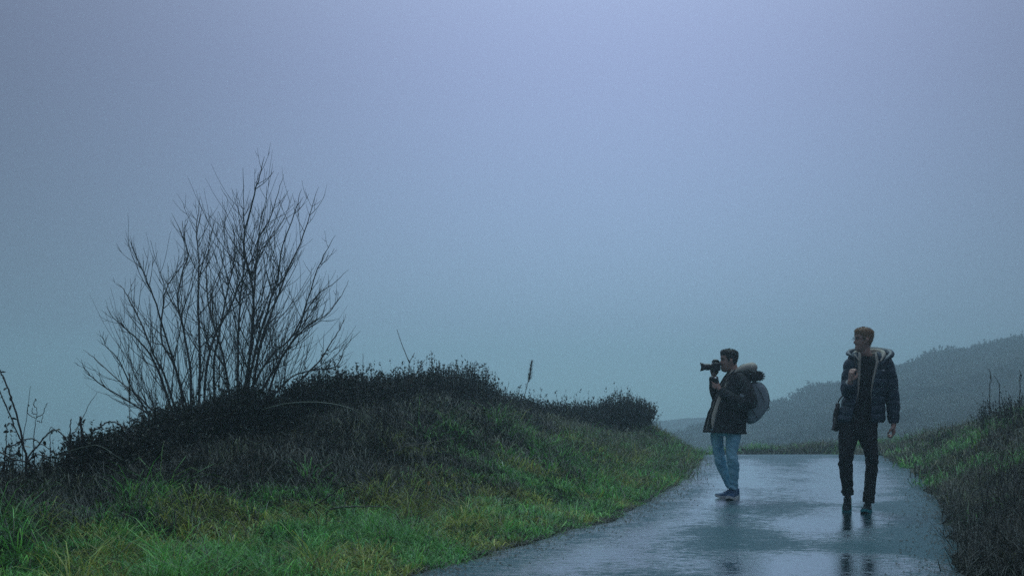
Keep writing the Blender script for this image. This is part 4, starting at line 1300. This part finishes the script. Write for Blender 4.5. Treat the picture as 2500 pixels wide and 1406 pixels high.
# sweater
sw = [limb_geo([(-.01, .03, .86), (.0, .03, .92), (.03, .03, 1.05), (.06, .03, 1.25), (.08, .03, 1.42), (.078, .03, 1.50), (.072, .026, 1.548)], [(.19, .125), (.19, .125), (.18, .125), (.175, .13), (.175, .12), (.12, .10), (.075, .075)], seg=28, steps=40)]
remeshed('sweater', sw, .012, M_black, man, 3, disp=folds(.008, .7, 4))
neck = limb_geo([Vector((.070, .026, 1.552)) + Vector((math.cos(t) * .068, math.sin(t) * .066, .012 * math.sin(t))) for t in np.linspace(0, 2 * PI, 17)], [.009] * 17, ref=(0, 0, 1), seg=8, steps=32)
g = Geo(); g.add(neck); g.build('collar', M_black, man)
# trousers
tr = [limb_geo([(-.0, .03, .97), (-.01, .03, .90), (-.02, .03, .82), (-.022, .03, .76)], [(.185, .12), (.195, .128), (.195, .128), (.15, .11)], seg=26),
      limb_geo([(-.085, .03, .90), (-.118, .01, .74), (-.142, -.03, .60), (-.148, -.035, .53), (-.138, .02, .40), (-.112, .07, .27), (-.102, .10, .16)], [(.105, .11), (.098, .105), (.076, .082), (.072, .078), (.066, .076), (.058, .066), (.060, .066)], seg=24, steps=46),
      limb_geo([(.07, .03, .90), (.078, .0, .74), (.096, -.04, .60), (.102, -.052, .53), (.100, -.04, .40), (.082, -.045, .24), (.072, -.045, .095)], [(.105, .11), (.094, .105), (.070, .080), (.064, .076), (.062, .074), (.056, .066), (.060, .068)], seg=24, steps=46)]
remeshed('trousers', tr, .009, M_blackpant, man, 3, disp=knee_folds(.5, .011, 2))
shoe(man, (.094, .03, .0), (-.38, -.92, 0), 0, .292, M_darkshoe, M_teal, M_pale)
shoe(man, (-.072, .20, .104), (-.30, -.95, 0), R(27), .292, M_darkshoe, M_teal, M_pale)
# jacket
secR = [(1.585, .06, .03, .118, .105), (1.54, .075, .03, .172, .125), (1.48, .10, .03, .195, .14), (1.40, .097, .03, .190, .145), (1.30, .085, .03, .188, .15), (1.20, .066, .03, .190, .15), (1.10, .045, .03, .202, .15), (1.0, .026, .03, .216, .155), (.92, .012, .03, .226, .158), (.895, .012, .03, .218, .152)]
xL = lambda z: np.interp(z, (.90, 1.0, 1.1, 1.2, 1.35, 1.5, 1.585), (-.120, -.092, -.062, -.048, -.045, -.048, -.030))
xR = lambda z: np.interp(z, (.90, 1.0, 1.2, 1.33, 1.4, 1.5, 1.585), (.080, .078, .085, .112, .135, .165, .150))
aR = lambda z, cx, rx: -math.acos(max(-.99, min(.99, (xR(z) - cx) / rx)))
aL = lambda z, cx, rx: 2 * PI - math.acos(max(-.99, min(.99, (xL(z) - cx) / rx)))
puffR = lambda z, a: .010 * abs(math.sin(PI * (z + .012 * math.sin(2 * a) + .006 * math.sin(5 * a)) / .088)) ** .55 - .004
jk = shell('jacket', secR, aR, aL, M_navy, man, .020, 110, 84, puffR)
lw = lambda z: np.interp(z, (.9, 1.05, 1.2, 1.35, 1.5, 1.59), (-.06, -.05, .05, .14, .19, .22))
shell('fleece_lining', secR, lambda z, c_, r_: aR(z, c_, r_) - lw(z) * .75, lambda z, c_, r_: aL(z, c_, r_) + lw(z), M_cream, jk, .014, 60, 60, None, .93)
slp = lambda per: (lambda q, t, a: .008 * abs(math.sin(PI * t * per + .5 * math.sin(a))) ** .55 + .008 * mnoise.noise(q * 14))
g = Geo(); g.add(limb_geo([(.17, .03, 1.49), (.235, .03, 1.475), (.285, .032, 1.38), (.310, .036, 1.26), (.326, .03, 1.12), (.332, .008, 1.0), (.332, -.008, .893)], [(.075, .075), (.088, .095), (.078, .092), (.070, .085), (.064, .078), (.058, .068), (.050, .056)], seg=26, steps=110, disp=slp(7))); g.build('sleeve', M_navy, jk)
g = Geo(); g.add(limb_geo([(-.02, .03, 1.49), (-.065, .03, 1.465), (-.098, .02, 1.36), (-.128, -.015, 1.23), (-.136, -.075, 1.200), (-.138, -.135, 1.245), (-.137, -.165, 1.282)], [(.075, .075), (.080, .09), (.072, .088), (.066, .078), (.060, .066), (.055, .058), (.046, .048)], seg=26, steps=110, disp=slp(7))); g.build('sleeve', M_navy, jk)
# hem and cuffs
g = Geo(); g.add(limb_geo([(.332, -.008, .905), (.332, -.010, .882)], [(.050, .056), (.046, .052)], seg=20, steps=4)); g.build('cuff', M_navy, jk)
# hood lying on the shoulders
hd = [limb_geo([(-.070, -.085, 1.515), (-.105, -.05, 1.555), (-.108, .05, 1.578), (-.05, .15, 1.60), (.08, .205, 1.612), (.21, .18, 1.612), (.295, .08, 1.592), (.300, -.03, 1.562), (.235, -.10, 1.515), (.180, -.122, 1.46)],
               [(.010, .014), (.016, .020), (.022, .026), (.030, .034), (.036, .042), (.038, .044), (.036, .040), (.030, .032), (.020, .024), (.010, .014)], ref=(0, 0, 1), seg=18, steps=60)]
hood = remeshed('hood', hd, .008, M_navy, jk, 4, disp=folds(.006, .8, 8))
g = Geo(); g.add(limb_geo([(-.03, -.085, 1.50), (-.058, -.045, 1.556), (-.050, .055, 1.580), (.02, .125, 1.598), (.11, .145, 1.606), (.19, .11, 1.604), (.228, .03, 1.590), (.218, -.05, 1.556), (.175, -.105, 1.495)],
                          [(.006, .008), (.010, .012), (.014, .015), (.022, .024), (.026, .028), (.026, .028), (.024, .026), (.018, .020), (.006, .008)], ref=(0, 0, 1), seg=16, steps=50)); g.build('hood_fleece', M_cream, hood)
# chest emblem: a small pale bird in flight
em = [(-.022, .004), (-.012, .007), (-.004, .003), (.002, .012), (.012, .016), (.006, .004), (.020, .002), (.008, -.004), (-.004, -.004), (-.014, .001)]
zc, xc = 1.405, .200
cxE, rxE = .0855, .208
V_ = []
for a, b in em:
    xx = xc + a; yy = .03 - .145 * math.sqrt(max(0, 1 - ((xx - cxE) / rxE) ** 2)) - .024
    V_.append((xx, yy, zc + b))
o_ = mesh_obj('emblem', V_, [tuple(range(len(em)))], M_pale, jk)
md = o_.modifiers.new('t', 'SOLIDIFY'); md.thickness = .004
# the bag slung at his hip
bag = empty('shoulder_bag', (RX0 - .23, RY0 + .06, .80))
bo = Vector((-.23, .06, .80))
tag(bag, 'small black bag hanging from a strap at the hip of the walking man', 'bag')
g = Geo(); g.add(limb_geo([(-.205, .07, 1.08), (-.222, .07, 1.00), (-.228, .065, .90), (-.225, .06, .80)], [(.014, .04), (.022, .06), (.024, .065), (.018, .05)], seg=18, steps=26, disp=lambda q, t, a: .008 * mnoise.noise(q * 18))); g.build('bag_body', M_strap, bag, origin=bo - Vector((0, 0, .012)))
g = Geo(); g.add(limb_geo([(-.232, .04, .925), (-.246, .02, .880), (-.262, .0, .835), (-.270, -.005, .815)], [.022, .022, .020, .024], seg=16, steps=12)); g.build('pouch', M_plastic, bag, origin=bo - Vector((0, 0, .012)))
g = Geo(); g.add(limb_geo([(-.20, .06, 1.06), (-.212, .02, 1.10), (-.180, -.06, 1.17), (-.135, -.165, 1.27), (-.105, -.21, 1.36), (-.085, -.15, 1.45), (-.07, -.02, 1.56)], [(.004, .012)] * 7, ref=(1, 0, 0), seg=8, steps=40)); g.build('strap', M_strap, bag, origin=bo - Vector((0, 0, .012)))

# ================= the photographer (left), seen in profile facing left
LX0, LY0 = (1785 - 1250) * 16.0 / FPX, 16.0
pho = empty('person', (LX0, LY0, .014))
tag(pho, 'person in a black fur-hooded parka and pale jeans holding a camera to the eye', 'person')
chinL, faceL = (-.030, 0.0, 1.432), (-1, -.05, -.02)
geos = head_geo(chinL, faceL, 1.02)
geos.append(limb_geo([(.09, .0, 1.26), (.07, .0, 1.38), (.025, .0, 1.45), (.01, 0, 1.52)], [(.07, .09), (.060, .060), (.055, .054), (.05, .05)], seg=18))
geos.append(limb_geo([(-.06, .0, .82), (-.03, .0, .95), (.03, .0, 1.15), (.065, .0, 1.30), (.075, .0, 1.36)], [(.10, .14), (.10, .13), (.105, .15), (.09, .15), (.06, .08)], seg=18))
geos.append(limb_geo([(.09, -.14, 1.30), (.12, -.19, 1.22), (.165, -.26, 1.07), (-.02, -.24, 1.14), (-.15, -.20, 1.225)], [.048, .046, .038, .032, .026], steps=24))
geos.append(limb_geo([(.06, .14, 1.30), (.02, .19, 1.22), (-.10, .19, 1.13), (-.17, .10, 1.25), (-.185, .05, 1.36)], [.048, .046, .038, .032, .026], steps=24))
geos += hand_geo((-.165, -.20, 1.235), (-.55, .15, .82), (.45, .75, .25), (-.75, -.45, -.5), 1.0, .8, 1.0)
geos += hand_geo((-.187, .045, 1.375), (-.12, -.12, 1), (-.3, -.9, -.05), (.85, -.35, .1), .9, .3, 1.0)
geos.append(limb_geo([(-.140, .085, .76), (-.130, .093, .50), (-.05, .098, .28), (.02, .11, .11)], [.055, .046, .040, .034]))
geos.append(limb_geo([(.012, -.088, .76), (-.008, -.097, .50), (.016, -.08, .30), (.025, -.07, .11)], [.06, .046, .040, .034]))
remeshed('body', geos, .006, M_skin, pho, 3)
hair_mesh('hair', chinL, faceL, 1.02, M_dark_hair, pho, .006, .008, .172, 9.0, [(.020, .015, .013), (.034, .026, .021), (.012, .010, .009)])
fL = Vector(faceL).normalized(); sL = Vector((0, 0, 1)).cross(fL).normalized()
g = Geo()
for sg in (-1, 1):
    c_ = Vector(chinL) + fL * .083 + sL * sg * .032 + Vector((0, 0, .144))
    g.add(limb_geo([c_ - sL * .018 - fL * .006, c_ + Vector((0, 0, .004)), c_ + sL * .018 - fL * .006], [.003, .005, .003], ref=(0, 0, 1), seg=6))
g.build('eyebrows', M_dark_hair, pho)
g = Geo()
for sg in (-1, 1):
    c_ = Vector(chinL) + fL * .075 + sL * sg * .032 + Vector((0, 0, .125))
    g.add(limb_geo([c_ - sL * .011, c_ + fL * .003, c_ + sL * .011], [.003, .0065, .003], ref=(0, 0, 1), seg=8))
g.build('eyes', M_plastic, pho)
remeshed('sweater', [limb_geo([(-.06, 0, .76), (-.03, 0, .95), (.02, 0, 1.12), (.055, 0, 1.28), (.065, 0, 1.385)], [(.172, .175), (.15, .16), (.13, .16), (.11, .16), (.06, .066)], seg=26, steps=34)], .012, M_black, pho, 3)
# jeans
jn = [limb_geo([(-.07, 0, .80), (-.07, 0, .77), (-.068, 0, .71)], [(.14, .17), (.15, .18), (.12, .15)], seg=24),
      limb_geo([(-.13, .085, .80), (-.145, .09, .70), (-.135, .095, .58), (-.122, .095, .495), (-.090, .095, .36), (-.030, .10, .22), (.018, .11, .12)], [(.085, .09), (.075, .085), (.066, .072), (.064, .068), (.062, .066), (.050, .054), (.050, .054)], seg=22, steps=44),
      limb_geo([(.0, -.085, .80), (.010, -.09, .70), (-.004, -.095, .58), (-.008, -.10, .495), (.014, -.085, .36), (.020, -.075, .21), (.022, -.07, .11)], [(.096, .095), (.088, .09), (.070, .076), (.064, .070), (.066, .068), (.050, .052), (.047, .050)], seg=22, steps=44)]
remeshed('jeans', jn, .009, M_denim, pho, 3, disp=knee_folds(.46, .010, 6))
shoe(pho, (.048, .02, .0), (-.40, -.92, 0), 0, .285, M_blue, M_white)
shoe(pho, (.112, .13, .0), (-1, -.18, 0), 0, .285, M_blue, M_white)
# parka
secL = [(1.44, .055, .0, .080, .095), (1.405, .062, .0, .110, .150), (1.36, .062, .0, .140, .190), (1.28, .045, .0, .160, .205), (1.18, .015, .0, .178, .205), (1.08, -.015, .0, .190, .200), (.95, -.045, .0, .208, .200), (.82, -.065, .0, .225, .205), (.742, -.072, .0, .232, .21)]
nearE = lambda z, c_, r_: PI + np.interp(z, (.75, .95, 1.2, 1.35, 1.44), (.85, .80, .85, .95, 1.1))
farE = lambda z, c_, r_: 3 * PI - np.interp(z, (.75, .95, 1.2, 1.35, 1.44), (-.10, -.05, .1, .3, .5))
pk = shell('parka', secL, nearE, farE, M_parka, pho, .018, 80, 80, lambda z, a: .010 * mnoise.noise(Vector((math.cos(a) * 2.5, math.sin(a) * 2.5, z * 7))) + .004 * math.sin(z * 60 + 2 * a) * math.exp(-((z - 1.05) / .14) ** 2))
lwL = lambda z: np.interp(z, (.75, .85, 1.0, 1.2, 1.35, 1.44), (.02, .28, .38, .42, .50, .50))
shell('fleece_lining', secL, lambda z, c_, r_: nearE(z, c_, r_) - lwL(z), lambda z, c_, r_: farE(z, c_, r_) - .02, M_cream, pk, .012, 50, 70, None, .93)
g = Geo(); g.add(limb_geo([(-.30, -.05, .762), (-.24, -.14, .757), (-.1, -.21, .752), (.06, -.19, .742), (.15, -.08, .738), (.165, .03, .738)], [(.014, .012)] * 6, ref=(0, 0, 1), seg=10, steps=30)); g.build('hem', M_parka, pk)
wr = lambda q, t, a: .007 * mnoise.noise(q * 16) + .006 * math.sin(t * 60 + 2 * a) * math.exp(-((t - .52) / .16) ** 2)
g = Geo(); g.add(limb_geo([(.05, -.12, 1.36), (.095, -.17, 1.315), (.140, -.225, 1.20), (.168, -.262, 1.095), (.120, -.268, 1.062), (.0, -.245, 1.105), (-.100, -.220, 1.170), (-.158, -.205, 1.222)], [(.07, .07), (.084, .088), (.082, .088), (.080, .084), (.078, .078), (.072, .072), (.062, .062), (.050, .050)], ref=(1, 0, .3), seg=24, steps=70, disp=wr)); slv = g.build('sleeve', M_parka, pk)
g = Geo(); g.add(limb_geo([(.04, .12, 1.36), (.05, .17, 1.31), (-.02, .22, 1.20), (-.10, .21, 1.12), (-.155, .14, 1.20), (-.180, .075, 1.30), (-.187, .05, 1.362)], [(.07, .07), (.082, .086), (.078, .084), (.074, .076), (.064, .064), (.056, .056), (.050, .050)], ref=(1, 0, .3), seg=24, steps=60, disp=wr)); g.build('sleeve', M_parka, pk)
g = Geo(); g.add(box_geo((.072, -.322, 1.155), (.026, .004, .016), Matrix.Rotation(.3, 3, 'Y'), .003)); g.build('sleeve_badge', M_grey, slv)
# hood with fleece inside and a fur rim
hf_ = limb_geo([(-.005, -.100, 1.385), (.055, -.125, 1.430), (.140, -.115, 1.462), (.215, -.05, 1.470), (.235, .03, 1.472), (.19, .11, 1.460), (.10, .135, 1.44), (.02, .11, 1.40)], [(.012, .012), (.030, .030), (.048, .050), (.056, .060), (.058, .060), (.050, .052), (.036, .036), (.014, .014)], ref=(0, 0, 1), seg=18, steps=50, disp=lambda q, t, a: .006 * mnoise.noise(q * 25))
hb_ = limb_geo([(.06, -.12, 1.375), (.13, -.16, 1.375), (.225, -.12, 1.375), (.262, -.0, 1.375), (.22, .12, 1.38), (.10, .15, 1.39)], [(.034, .026), (.054, .042), (.066, .054), (.070, .058), (.058, .050), (.034, .034)], ref=(0, 0, 1), seg=18, steps=40)
hood = remeshed('hood', [hb_], .009, M_parka, pk, 4, disp=folds(.008, .8, 5))
fl = Geo(); fl.add(hf_); fl.build('hood_fleece', M_cream, hood)
rim = limb_geo([(.085, -.155, 1.392), (.150, -.190, 1.385), (.240, -.165, 1.372), (.305, -.09, 1.372), (.322, .0, 1.375), (.295, .09, 1.388), (.21, .16, 1.41), (.12, .17, 1.42)], [.016, .028, .034, .036, .036, .034, .028, .016], ref=(0, 0, 1), seg=12, steps=44)
g = Geo(); g.add(rim); rim_o = g.build('fur_trim', M_parka, hood)
rim_o.data.update()
fuzz('fur', rim_o, [v.co for v in rim_o.data.vertices], [v.normal for v in rim_o.data.vertices], 5200, .012, .030, .0022, [(.020, .018, .016), (.034, .029, .025), (.014, .013, .013)], M_fur, .35)
g = Geo(); g.add(limb_geo([(-.058, -.110, 1.340), (-.010, -.118, 1.395), (.050, -.125, 1.440), (.105, -.118, 1.488), (.135, -.095, 1.505)], [(.006, .016), (.008, .020), (.008, .020), (.008, .016), (.004, .008)], ref=(0, 1, 0), seg=10, steps=24)); g.build('collar_edge', M_parka, pk)
# backpack
bp_o = empty('backpack', (LX0 + .25, LY0, .86))
bo = Vector((.25, 0, .846))
tag(bp_o, 'grey canvas backpack with black straps on the back of the photographer', 'backpack')
prof = [(.145, 1.24), (.20, 1.293), (.28, 1.300), (.345, 1.268), (.385, 1.20), (.402, 1.12), (.396, 1.04), (.366, .975), (.305, .895), (.250, .852), (.195, .846), (.165, .90), (.150, 1.02)]
V_, F_ = [], []
ys = [(-.165, .70), (-.160, .88), (-.145, .97), (-.10, 1.0), (0, 1.02), (.10, 1.0), (.145, .97), (.160, .88), (.165, .70)]
pc = Vector((.265, 0, 1.075))
PN = catmull([Vector((a, 0, b)) for a, b in prof + prof[:1]], 52)[:-1]
for yy, k_ in ys:
    for p in PN:
        q = pc + (p - pc) * k_; q = q + Vector((0, yy, 0)); q += Vector((1, 0, 1)) * .006 * mnoise.noise(q * 9)
        V_.append(q - bo)
nP = len(PN)
for i in range(len(ys) - 1):
    for k in range(nP): F_.append((i * nP + k, (i + 1) * nP + k, (i + 1) * nP + (k + 1) % nP, i * nP + (k + 1) % nP))
F_ += [tuple(range(nP)), tuple((len(ys) - 1) * nP + k for k in range(nP))[::-1]]
mesh_obj('pack_body', V_, F_, M_grey, bp_o, True)
def path_part(name, pts, rad, mat, parent, ref=(0, 1, 0), org_=bo):
    g = Geo(); g.add(limb_geo(pts, rad, ref=ref, seg=8, steps=30)); return g.build(name, mat, parent, origin=org_)
path_part('top_strap', [(.250, -.09, 1.306), (.320, -.09, 1.298), (.385, -.09, 1.225), (.412, -.09, 1.12), (.402, -.09, 1.04), (.375, -.09, .985)], [(.014, .004)] * 6, M_strap, bp_o)
path_part('loose_strap', [(.375, -.09, .985), (.405, -.10, 1.03), (.410, -.10, 1.005), (.385, -.10, .985)], [(.010, .004)] * 4, M_strap, bp_o)
path_part('top_strap', [(.250, .09, 1.306), (.320, .09, 1.298), (.385, .09, 1.225), (.412, .09, 1.12), (.402, .09, 1.04), (.375, .09, .985)], [(.014, .004)] * 6, M_strap, bp_o)
path_part('seam', [(.160, -.172, 1.06), (.215, -.176, .985), (.270, -.170, .90)], [(.004, .003)] * 3, M_strap, bp_o, (1, 0, 0))
path_part('seam', [(.245, -.170, 1.27), (.300, -.176, 1.19), (.345, -.172, 1.08)], [(.004, .003)] * 3, M_strap, bp_o, (1, 0, 0))
for sg in (-1, 1):
    path_part('shoulder_strap', [(.19, sg * .10, 1.26), (.16, sg * .125, 1.40), (.07, sg * .135, 1.425), (-.06, sg * .145, 1.34), (-.115, sg * .165, 1.24), (-.09, sg * .20, 1.12), (.05, sg * .222, 1.02), (.16, sg * .16, .94)], [(.024, .006), (.026, .007), (.026, .007), (.026, .007), (.022, .006), (.012, .004), (.010, .004), (.010, .004)], M_strap, bp_o)
# camera at his eye
cam_o = empty('camera', (LX0 - .18, LY0, 1.45))
bo = Vector((-.18, 0, 1.436))
tag(cam_o, 'black camera with a long hooded lens held up to the photographer\'s eye', 'camera')
YC_ = -.018
g = Geo(); g.add(box_geo((-.185, YC_, 1.480), (.032, .068, .046), None, .010)); g.add(box_geo((-.170, YC_ - .055, 1.478), (.040, .016, .044), None, .010)); g.build('camera_body', M_plastic, cam_o, origin=bo)
g = Geo(); g.add(limb_geo([(-.215, YC_, 1.528), (-.190, YC_, 1.548), (-.155, YC_, 1.540), (-.140, YC_, 1.524)], [(.020, .012), (.030, .018), (.028, .018), (.020, .012)], ref=(0, 1, 0), seg=14)); g.build('viewfinder_hump', M_plastic, cam_o, origin=bo)
g = Geo(); g.add(limb_geo([(-.155, YC_, 1.518), (-.122, YC_, 1.516)], [(.020, .014), (.022, .016)], ref=(0, 1, 0), seg=12, steps=4)); g.build('eyecup', M_strap, cam_o, origin=bo)
g = Geo(); g.add(limb_geo([(-.210, YC_, 1.478), (-.250, YC_, 1.478), (-.252, YC_, 1.478), (-.285, YC_, 1.478), (-.288, YC_, 1.478), (-.318, YC_, 1.478)], [.033, .035, .038, .038, .035, .037], ref=(0, 0, 1), seg=24, steps=30)); lens_o = g.build('lens', M_plastic, cam_o, origin=bo)
V_, F_ = [], []; K = 40
for k in range(K):       # petal shaped lens hood
    a = 2 * PI * k / K; ln = .022 + .018 * abs(math.sin(a)) ** 1.5
    for xx, rr in ((-.312, .041), (-.312 - ln, .050 if True else .05), (-.312 - ln, .047), (-.312, .038)):
        V_.append(Vector((xx, YC_ + rr * math.cos(a), 1.478 + rr * math.sin(a))) - bo)
for k in range(K):
    for j in range(4): F_.append((k * 4 + j, k * 4 + (j + 1) % 4, ((k + 1) % K) * 4 + (j + 1) % 4, ((k + 1) % K) * 4 + j))
mesh_obj('lens_hood', V_, F_, M_plastic, lens_o, True)
g = Geo(); g.add(limb_geo([(-.312, YC_, 1.478), (-.319, YC_, 1.478)], [.033, .030], ref=(0, 0, 1), seg=20, steps=3)); g.build('front_glass', M_lensglass, lens_o, origin=bo)
g = Geo(); g.add(limb_geo([(-.200, YC_ - .05, 1.524), (-.200, YC_ - .05, 1.535)], [.011, .011], ref=(1, 0, 0), seg=14, steps=3)); g.build('shutter_dial', M_plastic, cam_o, origin=bo)
g = Geo(); g.add(limb_geo([(-.19, YC_, 1.452), (-.192, YC_, 1.436), (-.19, YC_, 1.42)], [(.040, .030), (.036, .030), (.030, .026)], ref=(1, 0, 0), seg=16)); g.build('tripod_mount', M_plastic, cam_o, origin=bo)
# the small device in his lower hand
dv = empty('handheld_device', (LX0 - .215, LY0 - .19, 1.30))
bo = Vector((-.215, -.19, 1.286))
tag(dv, 'small dark device with a pale dial gripped in the photographer\'s lower hand', 'device')
g = Geo(); g.add(limb_geo([(-.188, -.185, 1.255), (-.200, -.188, 1.30), (-.215, -.19, 1.335), (-.222, -.192, 1.355)], [(.024, .020), (.028, .022), (.036, .026), (.024, .020)], ref=(1, 0, 0), seg=18, steps=20)); g.build('device_body', M_plastic, dv, origin=bo)
g = Geo(); g.add(limb_geo([(-.228, -.19, 1.352), (-.256, -.19, 1.350)], [.022, .018], ref=(0, 0, 1), seg=16, steps=4)); g.build('device_head', M_plastic, dv, origin=bo)
g = Geo(); g.add(limb_geo([(-.206, -.212, 1.348), (-.206, -.220, 1.350)], [.014, .013], ref=(1, 0, 0), seg=16, steps=3)); g.build('dial', M_silver, dv, origin=bo)

# ------------------------------------------------------------------ fog
hz, n_, b_ = mat_new('fog')
n_.nodes.remove(b_)
pv = n_.nodes.new('ShaderNodeVolumePrincipled')
pv.inputs['Color'].default_value = (0.78, 0.97, 1.0, 1)
pv.inputs['Density'].default_value = 0.0042
pv.inputs['Anisotropy'].default_value = 0.75
n_.links.new(pv.outputs[0], n_.nodes['Material Output'].inputs['Volume'])
hx, hy0, hz0, hz1 = 426, 426, -32.4, 15.2
hv = [(sx * hx, sy * hy0, z) for z in (hz0, hz1) for sx, sy in ((-1, -1), (1, -1), (1, 1), (-1, 1))]
hf = [(3, 2, 1, 0), (4, 5, 6, 7), (0, 1, 5, 4), (1, 2, 6, 5), (2, 3, 7, 6), (3, 0, 4, 7)]
haze = mesh_obj('haze', hv, hf, hz)
tag(haze, 'pale blue fog lying over the moor', 'fog', kind='stuff')
